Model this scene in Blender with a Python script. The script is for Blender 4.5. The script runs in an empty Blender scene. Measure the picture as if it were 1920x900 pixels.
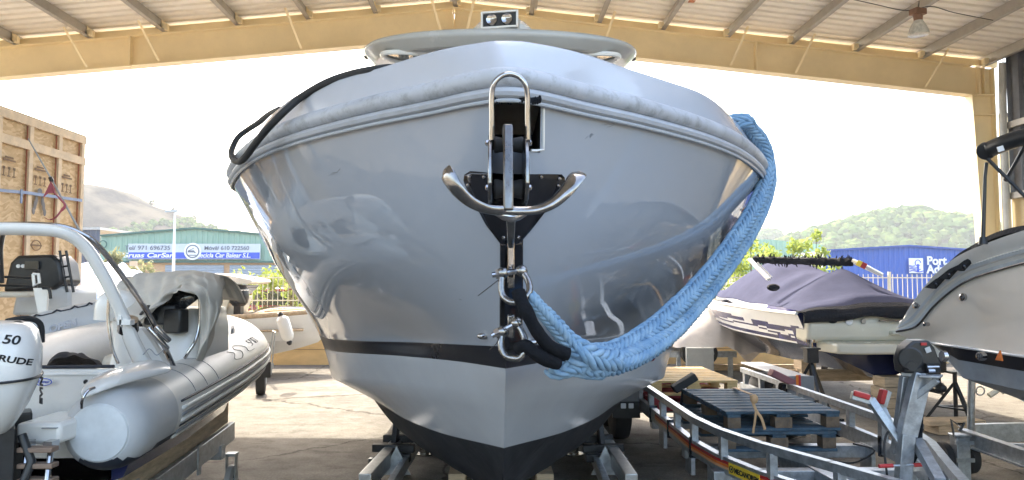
import bpy, math, random
import numpy as np
from mathutils import Vector, Matrix, noise
from mathutils.bvhtree import BVHTree
random.seed(7)
S = bpy.context.scene
COL = S.collection
R = math.radians
V = Vector

# ---------------------------------------------------------------- camera, sky, sun, exposure
FPX = 1400.0
TH = math.atan(80 / FPX); YAW = 0.024946; CH = 1.6
cd = bpy.data.cameras.new('camera'); cam = bpy.data.objects.new('camera', cd); COL.objects.link(cam)
cd.sensor_width = 36; cd.lens = FPX / 1920 * 36; cd.clip_start = .05; cd.clip_end = 5000
cam.location = (0, 0, CH); cam.rotation_euler = (math.pi / 2 + TH, 0, -YAW)
S.camera = cam
SUN_EL = R(49); SUN_AZ = R(-20)          # azimuth from +Y towards +X
w = bpy.data.worlds.new('World'); S.world = w; w.use_nodes = True
nt = w.node_tree; bg = nt.nodes['Background']
sky = nt.nodes.new('ShaderNodeTexSky'); sky.sky_type = 'NISHITA'; sky.sun_disc = False
sky.sun_elevation = SUN_EL; sky.sun_rotation = SUN_AZ; sky.air_density = 1.2; sky.dust_density = 4.0; sky.ozone_density = 1.0
nt.links.new(sky.outputs[0], bg.inputs[0]); bg.inputs[1].default_value = .15
sd = bpy.data.lights.new('sun', 'SUN'); sun = bpy.data.objects.new('sun', sd); COL.objects.link(sun)
sd.energy = 2.0; sd.angle = R(.6); sd.color = (1, .94, .84)
sdir = V((math.sin(SUN_AZ) * math.cos(SUN_EL), math.cos(SUN_AZ) * math.cos(SUN_EL), math.sin(SUN_EL)))
sun.rotation_euler = sdir.to_track_quat('Z', 'Y').to_euler(); sun.location = sdir * 50
S.view_settings.view_transform = 'Standard'; S.view_settings.look = 'None'; S.view_settings.gamma = 1
S.view_settings.exposure = 2.62
HAZE = 0.0007
S.view_settings.use_white_balance = True; S.view_settings.white_balance_temperature = 7050; S.view_settings.white_balance_tint = 10
S.cycles.max_bounces = 8; S.cycles.diffuse_bounces = 5; S.cycles.glossy_bounces = 4

# ---------------------------------------------------------------- measuring helpers: photo pixel + distance -> place
def ray(px, py):
    a = (px - 960) / FPX; b = (450 - py) / FPX
    fy = math.cos(TH) - b * math.sin(TH); fz = math.sin(TH) + b * math.cos(TH)
    return V((a * math.cos(YAW) + fy * math.sin(YAW), -a * math.sin(YAW) + fy * math.cos(YAW), fz))
def P(px, py, Y):
    r = ray(px, py); return V((r.x / r.y * Y, Y, CH + r.z / r.y * Y))
def PZ(px, py, z):
    r = ray(px, py); t = (z - CH) / r.z; return V((r.x * t, r.y * t, z))

# ---------------------------------------------------------------- materials
MATS = {}
def pm(name, col, rough=.5, metal=0., var=.12, scale=4., bump=0., bscale=30., coat=0., col2=None, mixs=None, spec=.5, rvar=.15, stretch=(1, 1, 1), trans=0., alpha=1., emit=0., dirt=0., dirtcol=(.12, .1, .08)):
    if name in MATS: return MATS[name]
    m = bpy.data.materials.new(name); m.use_nodes = True; MATS[name] = m
    n = m.node_tree.nodes; l = m.node_tree.links; b = n['Principled BSDF']
    tc = n.new('ShaderNodeTexCoord'); mp = n.new('ShaderNodeMapping'); mp.inputs['Scale'].default_value = stretch
    l.new(tc.outputs['Object'], mp.inputs[0])
    nz = n.new('ShaderNodeTexNoise'); nz.inputs['Scale'].default_value = scale; nz.inputs['Detail'].default_value = 6; nz.inputs['Roughness'].default_value = .65
    l.new(mp.outputs[0], nz.inputs['Vector'])
    rp = n.new('ShaderNodeValToRGB'); e = rp.color_ramp.elements
    c2 = col2 or tuple(min(1, c * (1 + var)) for c in col); c1 = col if col2 else tuple(c * (1 - var) for c in col)
    e[0].position = .35; e[1].position = .65
    e[0].color = (*c1, 1); e[1].color = (*c2, 1)
    l.new(nz.outputs['Fac'], rp.inputs[0])
    out = rp.outputs[0]
    if dirt > 0:
        n2 = n.new('ShaderNodeTexNoise'); n2.inputs['Scale'].default_value = scale * 3.1; n2.inputs['Detail'].default_value = 9; n2.inputs['Roughness'].default_value = .75
        l.new(mp.outputs[0], n2.inputs['Vector'])
        r2 = n.new('ShaderNodeValToRGB'); r2.color_ramp.elements[0].position = .5; r2.color_ramp.elements[1].position = .72
        r2.color_ramp.elements[0].color = (0, 0, 0, 1); r2.color_ramp.elements[1].color = (dirt, dirt, dirt, 1)
        l.new(n2.outputs['Fac'], r2.inputs[0])
        mx = n.new('ShaderNodeMixRGB'); l.new(r2.outputs[0], mx.inputs[0]); l.new(out, mx.inputs[1]); mx.inputs[2].default_value = (*dirtcol, 1)
        out = mx.outputs[0]
    l.new(out, b.inputs['Base Color'])
    mr = n.new('ShaderNodeMapRange'); l.new(nz.outputs['Fac'], mr.inputs[0])
    mr.inputs[1].default_value = .3; mr.inputs[2].default_value = .7
    mr.inputs[3].default_value = max(.02, rough * (1 - rvar)); mr.inputs[4].default_value = min(1, rough * (1 + rvar))
    l.new(mr.outputs[0], b.inputs['Roughness'])
    b.inputs['Metallic'].default_value = metal; b.inputs['Specular IOR Level'].default_value = spec
    b.inputs['Coat Weight'].default_value = coat; b.inputs['Coat Roughness'].default_value = .02
    b.inputs['Transmission Weight'].default_value = trans
    if emit: b.inputs['Emission Color'].default_value = (*col, 1); b.inputs['Emission Strength'].default_value = emit
    if bump:
        nb = n.new('ShaderNodeTexNoise'); nb.inputs['Scale'].default_value = bscale; nb.inputs['Detail'].default_value = 5
        l.new(mp.outputs[0], nb.inputs['Vector'])
        bp = n.new('ShaderNodeBump'); bp.inputs['Strength'].default_value = bump; bp.inputs['Distance'].default_value = .02
        l.new(nb.outputs['Fac'], bp.inputs['Height']); l.new(bp.outputs[0], b.inputs['Normal'])
    return m
gel = pm('hull gelcoat', (.315, .345, .395), .035, var=.02, scale=1.5, coat=.3, rvar=.2, spec=.5)
gel_low = pm('hull lower gelcoat', (.42, .445, .48), .22, var=.04, scale=2, spec=.4, coat=.0)
stripe_m = pm('boot stripe black', (.010, .012, .018), .3, var=.1, spec=.3)
antifoul = pm('antifouling paint', (.011, .012, .015), .7, var=.6, scale=2.2, col2=(.028, .030, .035), bump=.15, bscale=12, dirt=.55, dirtcol=(.055, .057, .065), spec=.25)
rubber = pm('grey rubrail', (.40, .42, .46), .45, var=.08, scale=3, dirt=.5, dirtcol=(.26, .26, .26), stretch=(1, 1, 3))
rubber2 = pm('worn rubrail', (.42, .44, .48), .5, var=.1, scale=5, dirt=.85, dirtcol=(.20, .205, .21), stretch=(1, 1, 1))
white_gel = pm('white gelcoat', (.78, .77, .74), .22, var=.04, coat=.4, scale=2, dirt=.12, dirtcol=(.4, .4, .38))
roof_gel = pm('hardtop gelcoat', (.45, .45, .43), .25, var=.04, coat=.3, scale=2)
cream_gel = pm('cream gelcoat', (.62, .60, .50), .25, var=.05, coat=.3, scale=2)
beige_gel = pm('beige gelcoat', (.86, .78, .68), .10, var=.04, coat=.5, scale=1.5)
navy_gel = pm('navy gelcoat', (.012, .018, .07), .12, var=.1, coat=.6)
steel = pm('polished stainless', (.46, .45, .45), .13, 1., var=.12, scale=14, rvar=.5, dirt=.15, dirtcol=(.3, .27, .24))
steel_dark = pm('polished bow plate', (.06, .065, .08), .14, 1., var=.1, scale=6, rvar=.5)
steel_worn = pm('worn stainless', (.27, .265, .26), .24, 1., var=.25, scale=20, bump=.1, bscale=60, dirt=.35, dirtcol=(.25, .2, .17))
galv = pm('galvanised steel', (.40, .43, .46), .42, .75, var=.22, scale=22, bump=.06, dirt=.3, dirtcol=(.22, .23, .24))
alu = pm('aluminium beam', (.62, .62, .61), .35, .8, var=.12, scale=15, dirt=.3, dirtcol=(.25, .24, .22))
black_pl = pm('black plastic', (.015, .016, .018), .38, var=.3, scale=15)
black_rub = pm('black rubber', (.022, .022, .023), .75, var=.25, scale=20, bump=.1)
black_cloth = pm('black webbing', (.010, .011, .014), .95, var=.3, scale=60, bump=.5, bscale=220, spec=.15)
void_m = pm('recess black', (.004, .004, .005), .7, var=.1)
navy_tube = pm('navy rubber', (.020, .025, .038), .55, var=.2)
rib_m = pm('inflatable fabric', (.74, .73, .70), .42, var=.05, scale=3, bump=.08, bscale=6, dirt=.12, dirtcol=(.42, .42, .4))
rib_grey = pm('grey inflatable fabric', (.50, .52, .54), .45, var=.05, scale=3, dirt=.15, dirtcol=(.35, .35, .35))
strake_g = pm('grey rubbing strake', (.24, .25, .27), .6, var=.1)
canvas = pm('taupe canvas', (.56, .53, .48), .88, var=.1, scale=4, bump=.25, bscale=9, spec=.0, dirt=.2, dirtcol=(.42, .40, .37))
blue_canvas = pm('slate blue canvas', (.075, .08, .125), .9, var=.1, scale=3, bump=.2, bscale=7, spec=.0)
black_canvas = pm('black canvas', (.012, .013, .018), .95, var=.3, scale=30, bump=.6, bscale=40)
shrink = pm('white shrink wrap', (.60, .56, .52), .45, var=.08, scale=4, bump=.4, bscale=6)
blue_tarp = pm('blue tarpaulin', (.12, .24, .50), .5, var=.3, scale=5, bump=.4, bscale=8)
yel = pm('cream frame paint', (.90, .75, .48), .5, var=.06, scale=1.2, dirt=.2, dirtcol=(.66, .52, .30))
purl = pm('galvanised purlin', (.42, .39, .35), .5, .3, var=.12, scale=3, dirt=.3, dirtcol=(.3, .24, .19))
sheet = pm('roof sheet underside', (.88, .83, .74), .5, var=.05, scale=1.5, dirt=.2, dirtcol=(.6, .52, .42))
clad_dark = pm('dark wall sheet', (.14, .145, .165), .45, .4, var=.2, scale=3)
ochre_wall = pm('ochre render', (.68, .50, .26), .85, var=.1, scale=2, bump=.2, bscale=30, dirt=.45, dirtcol=(.52, .38, .20), stretch=(1, 1, 3))
ply = pm('weathered plywood', (.42, .30, .18), .8, var=.2, scale=8)
wood = pm('raw timber', (.50, .38, .25), .8, var=.25, scale=6, stretch=(1, 1, 6), bump=.15, dirt=.4, dirtcol=(.25, .18, .12))
wood_y = pm('fresh pallet timber', (.62, .43, .19), .75, var=.2, scale=7, bump=.1, dirt=.3, dirtcol=(.4, .27, .13))
wood_red = pm('red pallet paint', (.30, .03, .035), .7, var=.25, scale=7, dirt=.3, dirtcol=(.2, .08, .07))
wood_blue = pm('blue pallet paint', (.04, .08, .115), .75, var=.35, scale=9, dirt=.55, dirtcol=(.16, .14, .12), bump=.15)
red_m = pm('red plastic', (.42, .02, .02), .45, var=.15)
orange_m = pm('orange tape', (.8, .2, .03), .4, var=.1)
yellow_m = pm('yellow sticker', (.85, .6, .05), .4, var=.05)
glass_d = pm('tinted glass', (.02, .022, .025), .05, var=.1, coat=.5, spec=.8)
fence_w = pm('white fence steel', (.55, .53, .46), .7, var=.08, spec=.1)
blue_sign = pm('sign blue', (.02, .08, .55), .4, var=.05)
white_p = pm('white paint', (.8, .8, .8), .45, var=.04)
grey_txt = pm('sign grey lettering', (.13, .15, .20), .5, var=.05)
door_g = pm('roller door grey', (.32, .36, .42), .5, var=.08)
peach = pm('peach render', (.62, .38, .22), .8, var=.08)
leaf_y = pm('light leaves', (.22, .28, .06), .6, spec=.1, var=.4, scale=2, col2=(.38, .44, .12))
leaf_g = pm('green leaves', (.05, .09, .025), .6, spec=.1, var=.4, scale=2, col2=(.11, .15, .04))
leaf_o = pm('olive leaves', (.18, .19, .09), .6, spec=.1, var=.4, scale=2, col2=(.30, .29, .16))
bark = pm('bark', (.12, .09, .06), .9, var=.3)
teak = pm('rope fender tan', (.50, .37, .24), .85, var=.2, scale=20, bump=.4, bscale=60)
seat_m = pm('cream vinyl', (.58, .53, .45), .5, var=.06)
red_car = pm('red car paint', (.35, .02, .02), .2, coat=.8)
white_car = pm('white car paint', (.7, .7, .72), .2, coat=.8)
blue_car = pm('blue grey car paint', (.10, .15, .25), .2, coat=.8)

def sheet_mat(name, col, period, axis='X', depth=.03, rough=.5, col2=None):
    # ribbed metal cladding far away: ribs as bump + slight tone variation of the sheets
    m = pm(name, col, rough, var=.05, scale=.6); n = m.node_tree.nodes; l = m.node_tree.links; b = n['Principled BSDF']
    return m
green_clad = pm('green cladding', (.25, .40, .32), .5, var=.04, scale=.4)
green_trim = pm('green trim', (.04, .13, .11), .5)
blue_clad = pm('blue cladding', (.02, .10, .42), .5, var=.04, scale=.4)
dblue_clad = pm('dark blue cladding', (.05, .07, .12), .5, var=.05, scale=.4)

def leafy(m):
    n = m.node_tree.nodes; l = m.node_tree.links; b = n['Principled BSDF']; o = n['Material Output']
    t = n.new('ShaderNodeBsdfTranslucent'); l.new(b.inputs['Base Color'].links[0].from_socket, t.inputs[0]); x = n.new('ShaderNodeMixShader'); x.inputs[0].default_value = .5
    l.new(b.outputs[0], x.inputs[1]); l.new(t.outputs[0], x.inputs[2]); l.new(x.outputs[0], o.inputs[0])
for q_ in (leaf_y, leaf_g, leaf_o): leafy(q_)
# OSB: flakes from stretched voronoi cells
def osb():
    m = pm('strand board', (.52, .36, .20), .75); n = m.node_tree.nodes; l = m.node_tree.links; b = n['Principled BSDF']
    tc = n.new('ShaderNodeTexCoord'); mp = n.new('ShaderNodeMapping'); mp.inputs['Scale'].default_value = (14, 14, 38); l.new(tc.outputs['Object'], mp.inputs[0])
    nz = n.new('ShaderNodeTexNoise'); nz.inputs['Scale'].default_value = 3.; l.new(tc.outputs['Object'], nz.inputs['Vector'])
    ad = n.new('ShaderNodeVectorMath'); ad.operation = 'MULTIPLY_ADD'; l.new(nz.outputs['Color'], ad.inputs[0]); ad.inputs[1].default_value = (3, 3, 9); l.new(mp.outputs[0], ad.inputs[2])
    vo = n.new('ShaderNodeTexVoronoi'); vo.inputs['Scale'].default_value = 1.; l.new(ad.outputs[0], vo.inputs['Vector'])
    rp = n.new('ShaderNodeValToRGB'); e = rp.color_ramp.elements; e[0].color = (.56, .37, .20, 1); e[1].color = (.72, .53, .32, 1); e[0].position = .1; e[1].position = .9
    sp = n.new('ShaderNodeSeparateColor'); l.new(vo.outputs['Color'], sp.inputs[0]); l.new(sp.outputs[0], rp.inputs[0]); l.new(rp.outputs[0], b.inputs['Base Color'])
    return m
osb_m = osb()

# ---------------------------------------------------------------- mesh builder
def frame_of(d, up=V((0, 0, 1))):
    d = d.normalized()
    if abs(d.dot(up)) > .98: up = V((0, 1, 0)) if abs(d.y) < .9 else V((1, 0, 0))
    s = d.cross(up).normalized(); u = s.cross(d).normalized()
    return d, s, u
def smooth_path(pts, k=8):
    pts = [V(p) for p in pts]; n = len(pts); out = []
    for i in range(n - 1):
        p0 = pts[max(i - 1, 0)]; p1 = pts[i]; p2 = pts[i + 1]; p3 = pts[min(i + 2, n - 1)]
        for j in range(k):
            t = j / k; t2 = t * t; t3 = t2 * t
            out.append(.5 * ((2 * p1) + (p2 - p0) * t + (2 * p0 - 5 * p1 + 4 * p2 - p3) * t2 + (3 * p1 - p0 - 3 * p2 + p3) * t3))
    out.append(pts[-1]); return out
class MB:
    def __init__(s): s.v = []; s.f = []; s.m = []
    def add(s, vs, fs, mi=0):
        o = len(s.v); s.v += [tuple(x) for x in vs]
        for f in fs: s.f.append(tuple(i + o for i in f)); s.m.append(mi)
        return s
    def box(s, c, d, rz=0, mi=0, M=None):
        c = V(c); h = [x / 2 for x in d]; vs = []
        rot = M or Matrix.Rotation(rz, 3, 'Z')
        for x in (-1, 1):
            for y in (-1, 1):
                for z in (-1, 1): vs.append(c + rot @ V((x * h[0], y * h[1], z * h[2])))
        return s.add(vs, [(0, 1, 3, 2), (4, 6, 7, 5), (0, 4, 5, 1), (2, 3, 7, 6), (0, 2, 6, 4), (1, 5, 7, 3)], mi)
    def beam(s, a, b, w, h, up=V((0, 0, 1)), mi=0):
        a = V(a); b = V(b); d, sd_, u = frame_of(b - a, up); vs = []
        for p in (a, b):
            for i, j in ((-1, -1), (1, -1), (1, 1), (-1, 1)): vs.append(p + sd_ * (i * w / 2) + u * (j * h / 2))
        return s.add(vs, [(3, 2, 1, 0), (4, 5, 6, 7), (0, 1, 5, 4), (1, 2, 6, 5), (2, 3, 7, 6), (3, 0, 4, 7)], mi)
    def ibeam(s, a, b, w, h, t=.012, up=V((0, 0, 1)), mi=0):
        a = V(a); b = V(b); d, sd_, u = frame_of(b - a, up)
        s.beam(a + u * (h / 2 - t / 2), b + u * (h / 2 - t / 2), w, t, up, mi); s.beam(a - u * (h / 2 - t / 2), b - u * (h / 2 - t / 2), w, t, up, mi)
        return s.beam(a, b, t, h - 2 * t, up, mi)
    def tube(s, pts, r, n=10, closed=False, caps=True, mi=0, flat=1., up=None):
        pts = [V(p) for p in pts]; N = len(pts); rs = r if isinstance(r, (list, tuple)) else [r] * N
        T = []
        for i in range(N):
            a = pts[(i - 1) % N] if (closed or i > 0) else pts[i]; b = pts[(i + 1) % N] if (closed or i < N - 1) else pts[i]
            T.append((b - a).normalized())
        d, sv, u = frame_of(T[0], up or V((0, 0, 1))); vs = []
        for i in range(N):
            if up is not None: _, sv, u = frame_of(T[i], up)
            else: u = (u - T[i] * u.dot(T[i])).normalized(); sv = T[i].cross(u)
            for k in range(n):
                a = 2 * math.pi * k / n; vs.append(pts[i] + sv * (math.cos(a) * rs[i]) + u * (math.sin(a) * rs[i] * flat))
        fs = []
        for i in range(N if closed else N - 1):
            j = (i + 1) % N
            for k in range(n): fs.append((i * n + k, i * n + (k + 1) % n, j * n + (k + 1) % n, j * n + k))
        if caps and not closed: fs.append(tuple(range(n))[::-1]); fs.append(tuple((N - 1) * n + k for k in range(n)))
        return s.add(vs, fs, mi)
    def lathe(s, prof, c, axis=V((0, 0, 1)), n=20, mi=0, sx=1.):
        c = V(c); d, sv, u = frame_of(V(axis)); vs = []; fs = []
        for r, h in prof:
            for k in range(n):
                a = 2 * math.pi * k / n; vs.append(c + d * h + sv * (math.cos(a) * r * sx) + u * (math.sin(a) * r))
        for i in range(len(prof) - 1):
            for k in range(n): fs.append((i * n + k, i * n + (k + 1) % n, (i + 1) * n + (k + 1) % n, (i + 1) * n + k))
        fs.append(tuple(range(n))[::-1]); fs.append(tuple((len(prof) - 1) * n + k for k in range(n)))
        return s.add(vs, fs, mi)
    def ball(s, c, r, n=12, m=8, mi=0):
        c = V(c); r = r if isinstance(r, (tuple, list)) else (r, r, r); vs = []; fs = []
        for i in range(m + 1):
            t = math.pi * (i + .001) / (m + .002)
            for k in range(n):
                a = 2 * math.pi * k / n; vs.append(c + V((math.sin(t) * math.cos(a) * r[0], math.sin(t) * math.sin(a) * r[1], math.cos(t) * r[2])))
        for i in range(m):
            for k in range(n): fs.append((i * n + k, (i + 1) * n + k, (i + 1) * n + (k + 1) % n, i * n + (k + 1) % n))
        return s.add(vs, fs, mi)
    def grid(s, rows, mi=0, closed=False, mif=None):
        n = len(rows[0]); vs = [p for r in rows for p in r]; o = len(s.v); s.v += [tuple(p) for p in vs]
        for i in range(len(rows) - 1):
            for k in range(n if closed else n - 1):
                k2 = (k + 1) % n
                s.f.append((o + i * n + k, o + i * n + k2, o + (i + 1) * n + k2, o + (i + 1) * n + k)); s.m.append(mif(i, k) if mif else mi)
        return s
    def prism(s, pts, d, mi=0):
        pts = [V(p) for p in pts]; d = V(d); n = len(pts); vs = pts + [p + d for p in pts]
        return s.add(vs, [tuple(range(n))[::-1], tuple(range(n, 2 * n))] + [(i, (i + 1) % n, (i + 1) % n + n, i + n) for i in range(n)], mi)
    def build(s, name, mats, parent=None, sharp=35, bevel=0, solid=0, loc=None, sub=0):
        if not isinstance(mats, (list, tuple)): mats = [mats]
        me = bpy.data.meshes.new(name)
        vs = [V(p) for p in s.v]
        if parent is not None:
            Mi = WM[parent.name].inverted(); vs = [Mi @ p for p in vs]; base = None
        else:
            a = np.array([tuple(p) for p in vs]); lo = a.min(0); hi = a.max(0)
            base = V(((lo[0] + hi[0]) / 2, (lo[1] + hi[1]) / 2, lo[2])) if loc is None else V(loc); vs = [p - base for p in vs]
        me.from_pydata([tuple(p) for p in vs], [], s.f)
        for m in mats: me.materials.append(m)
        me.polygons.foreach_set('material_index', s.m)
        me.polygons.foreach_set('use_smooth', [True] * len(me.polygons))
        me.update()
        if sharp < 180: me.set_sharp_from_angle(angle=R(sharp))
        o = bpy.data.objects.new(name, me); COL.objects.link(o)
        if base is not None: o.location = base; WM[o.name] = Matrix.Translation(base)
        else: o.parent = parent; WM[o.name] = WM[parent.name]
        if solid: md = o.modifiers.new('thickness', 'SOLIDIFY'); md.thickness = solid; md.offset = 0
        if sub: md = o.modifiers.new('sub', 'SUBSURF'); md.levels = sub; md.render_levels = sub
        if bevel: md = o.modifiers.new('bevel', 'BEVEL'); md.width = bevel; md.segments = 2; md.limit_method = 'ANGLE'; md.angle_limit = R(40); md.harden_normals = False
        return o
WM = {}
def tag(o, label=None, cat=None, group=None, kind=None):
    if label: o['label'] = label
    if cat: o['category'] = cat
    if group: o['group'] = group
    if kind: o['kind'] = kind
    return o
def thing(name, label, cat, loc=(0, 0, 0), rz=0, group=None):
    o = bpy.data.objects.new(name, None); COL.objects.link(o); o.empty_display_size = .1
    o.location = loc; o.rotation_euler = (0, 0, rz); WM[o.name] = Matrix.Translation(V(loc)) @ Matrix.Rotation(rz, 4, 'Z')
    return tag(o, label, cat, group)
def kids(o): return [c for c in bpy.data.objects if c.parent == o]
def dup(o, loc=None, rz=None, label=None, parent=None):
    c = o.copy(); COL.objects.link(c)
    if parent is not None: c.parent = parent
    if loc is not None: c.location = loc
    if rz is not None: c.rotation_euler = (0, 0, rz)
    if label: c['label'] = label
    for k in kids(o): dup(k, parent=c)
    return c
def struct(o): o['kind'] = 'structure'; return o
def text(s_, name, mat, parent, origin, xdir, zdir, size, ext=.002, shear=0., sx=1., bold=.0, align='LEFT', width=None):
    cu = bpy.data.curves.new('txt', 'FONT'); cu.body = s_; cu.size = size; cu.extrude = ext; cu.shear = shear; cu.offset = bold; cu.align_x = align
    t = bpy.data.objects.new('txt', cu); COL.objects.link(t); dg = bpy.context.evaluated_depsgraph_get()
    me = bpy.data.meshes.new_from_object(t.evaluated_get(dg)); bpy.data.objects.remove(t)
    if width: sx = width / max(q.co.x for q in me.vertices)
    xd = V(xdir).normalized(); zd = V(zdir).normalized(); nd = xd.cross(zd)
    mb = MB(); vs = [V(origin) + xd * (q.co.x * sx) + zd * q.co.y + nd * q.co.z for q in me.vertices]
    mb.add(vs, [tuple(p.vertices) for p in me.polygons]); bpy.data.meshes.remove(me)
    return mb.build(name, mat, parent, sharp=20)
def pchip(xs, ys, x):
    xs = np.array(xs, float); ys = np.array(ys, float); h = np.diff(xs); d = np.diff(ys) / h; n = len(xs); m = np.zeros(n)
    for i in range(1, n - 1):
        if d[i - 1] * d[i] > 0:
            w1 = 2 * h[i] + h[i - 1]; w2 = h[i] + 2 * h[i - 1]; m[i] = (w1 + w2) / (w1 / d[i - 1] + w2 / d[i])
    m[0] = d[0]; m[-1] = d[-1]
    x = np.clip(x, xs[0], xs[-1]); i = np.clip(np.searchsorted(xs, x, side='right') - 1, 0, n - 2)
    t = (x - xs[i]) / h[i]
    return (2 * t**3 - 3 * t**2 + 1) * ys[i] + (t**3 - 2 * t**2 + t) * h[i] * m[i] + (-2 * t**3 + 3 * t**2) * ys[i + 1] + (t**3 - t**2) * h[i] * m[i + 1]
# ================================================================ SETTING
def ground_mat():
    m = pm('yard concrete', (.40, .37, .32), .9, spec=.12); n = m.node_tree.nodes; l = m.node_tree.links; b = n['Principled BSDF']
    tc = n.new('ShaderNodeTexCoord')
    def nz(sc, det=8, ro=.6, st=(1, 1, 1)):
        mp = n.new('ShaderNodeMapping'); mp.inputs['Scale'].default_value = st; l.new(tc.outputs['Object'], mp.inputs[0])
        t = n.new('ShaderNodeTexNoise'); t.inputs['Scale'].default_value = sc; t.inputs['Detail'].default_value = det; t.inputs['Roughness'].default_value = ro; l.new(mp.outputs[0], t.inputs['Vector']); return t
    def ramp(src, p0, c0, p1, c1):
        r = n.new('ShaderNodeValToRGB'); r.color_ramp.elements[0].position = p0; r.color_ramp.elements[1].position = p1
        r.color_ramp.elements[0].color = (*c0, 1); r.color_ramp.elements[1].color = (*c1, 1); l.new(src, r.inputs[0]); return r
    def mix(f, a, c, typ='MIX'):
        x = n.new('ShaderNodeMixRGB'); x.blend_type = typ
        if isinstance(f, float): x.inputs[0].default_value = f
        else: l.new(f, x.inputs[0])
        l.new(a, x.inputs[1]); l.new(c, x.inputs[2]); return x
    big = ramp(nz(.7, 6, .6, (.6, 1.6, 1)).outputs['Fac'], .35, (.185, .176, .16), .65, (.27, .257, .23))
    fine = ramp(nz(55, 10, .8).outputs['Fac'], .38, (.55, .55, .55), .62, (1.0, 1.0, 1.0))
    mid = ramp(nz(6, 8, .7).outputs['Fac'], .36, (.72, .71, .69), .6, (1, 1, 1))
    st = ramp(nz(1.6, 9, .75, (1, 2.5, 1)).outputs['Fac'], .56, (1, 1, 1), .66, (.62, .6, .57))
    a = mix(1., big.outputs[0], fine.outputs[0], 'MULTIPLY'); a = mix(1., a.outputs[0], mid.outputs[0], 'MULTIPLY'); a = mix(1., a.outputs[0], st.outputs[0], 'MULTIPLY')
    vo = n.new('ShaderNodeTexVoronoi'); vo.feature = 'DISTANCE_TO_EDGE'; vo.inputs['Scale'].default_value = .35
    wn = nz(2.5, 6); wa = n.new('ShaderNodeVectorMath'); wa.operation = 'MULTIPLY_ADD'; l.new(wn.outputs['Color'], wa.inputs[0]); wa.inputs[1].default_value = (.5, .5, 0); l.new(tc.outputs['Object'], wa.inputs[2]); l.new(wa.outputs[0], vo.inputs['Vector'])
    cr = ramp(vo.outputs['Distance'], .002, (.35, .33, .3), .007, (1, 1, 1)); a = mix(1., a.outputs[0], cr.outputs[0], 'MULTIPLY')
    l.new(a.outputs[0], b.inputs['Base Color'])
    bp = n.new('ShaderNodeBump'); bp.inputs['Strength'].default_value = .35; bp.inputs['Distance'].default_value = .01; l.new(nz(60, 10, .8).outputs['Fac'], bp.inputs['Height']); l.new(bp.outputs[0], b.inputs['Normal'])
    return m
earth = pm('dry earth', (.16, .14, .09), .95, var=.3, scale=.05, col2=(.24, .20, .13))
mb = MB(); mb.grid([[(-1500, -60, -.02), (1500, -60, -.02)], [(-1500, 2500, -.02), (1500, 2500, -.02)]]); struct(mb.build('ground', earth, loc=(0, 0, 0)))
mb = MB(); mb.grid([[(-30, -16, 0), (30, -16, 0)], [(-30, 14.75, 0), (30, 14.75, 0)]]); struct(mb.build('yard_pavement', ground_mat(), loc=(0, 0, 0)))
asph = pm('asphalt', (.10, .10, .10), .9, var=.2, scale=2, bump=.2)
mb = MB(); mb.grid([[(-120, 15.1, 0), (120, 15.1, 0)], [(-120, 58, 0), (120, 58, 0)]]); struct(mb.build('road', asph, loc=(0, 0, 0)))

# ---- shed: portal frame, purlins, roof, right wall
AX, YB = -.66, 12.0
def zb(x): return 5.60 - .098 * abs(x - AX) - (.006 * max(0, x - AX))      # underside of rafter
sh = thing('boat_shed', 'open fronted boat shed with cream steel frame and corrugated roof overhead', 'shed', (0, 12, 0))
XL, XR = -10.5, 8.35
def rafter(x0, x1, nm='rafter'):
    m = MB(); z0, z1 = zb(x0), zb(x1); D = .50; Yc = YB + .1
    for dz, t in ((.008, .016), (D, .016)): m.beam((x0, Yc, z0 + dz), (x1, Yc, z1 + dz), .2, t)
    m.beam((x0, Yc, z0 + D / 2), (x1, Yc, z1 + D / 2), .012, D - .02)
    return m.build(nm, yel, sh)
rafter(XL, AX - .002); rafter(AX + .002, 7.95)
m = MB(); m.box((AX, YB + .02, zb(AX) + .25), (.02, .14, .49)); m.build('apex_plate', yel, sh)
for px in (243, 1419):
    x = P(px, 90, YB).x; m = MB(); m.box((x, YB + .04, zb(x) + .24), (.025, .11, .50)); m.build('stiffener', yel, sh)
# purlins run away from the viewer
pxs = [(-115, 88), (22, 77), (162, 66), (302, 56), (440, 46), (573, 36), (700, 27), (850, 18), (1000, 30), (1128, 42), (1248, 53), (1370, 67), (1490, 80), (1612, 93), (1735, 103), (1855, 118)]
PUR = []
for i, (px, py) in enumerate(pxs):
    x = P(px, py, YB).x; zt = zb(x) + .53; PUR.append((x, zt)); m = MB()
    sg = 1 if x < AX else -1
    m.box((x, 8.1, zt + .09), (.012, 8.6, .18)); m.box((x + .035 * sg, 8.1, zt + .006), (.07, 8.6, .012)); m.box((x - .035 * sg, 8.1, zt + .178), (.07, 8.6, .01))
    m.build('purlin', purl, sh)
    m = MB(); m.box((x + .08 * sg, YB - .02, zt + .05), (.08, .08, .10)); m.box((x + .02, YB + .05, zt + .10), (.01, .16, .14)); m.build('purlin_cleat', yel, sh)
for px, top in ((163, 123), (298, 110), (565, 90), (829, 70), (873, 70), (1128, 80), (1370, 122), (1492, 133), (1735, 163)):
    pt = P(px, top, YB - .02); z0 = zb(pt.x) + .03
    xi, zi = min(PUR, key=lambda q: abs(q[0] - (pt.x + (-.12 if pt.x < AX else .12))))
    m = MB(); a = V((pt.x, YB - .02, z0)); b = V((pt.x + (-.16 if pt.x < AX else .16), YB - .42, z0 + .52)); m.beam(a, b, .045, .006); m.build('flange_brace', yel, sh)
m = MB()
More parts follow.
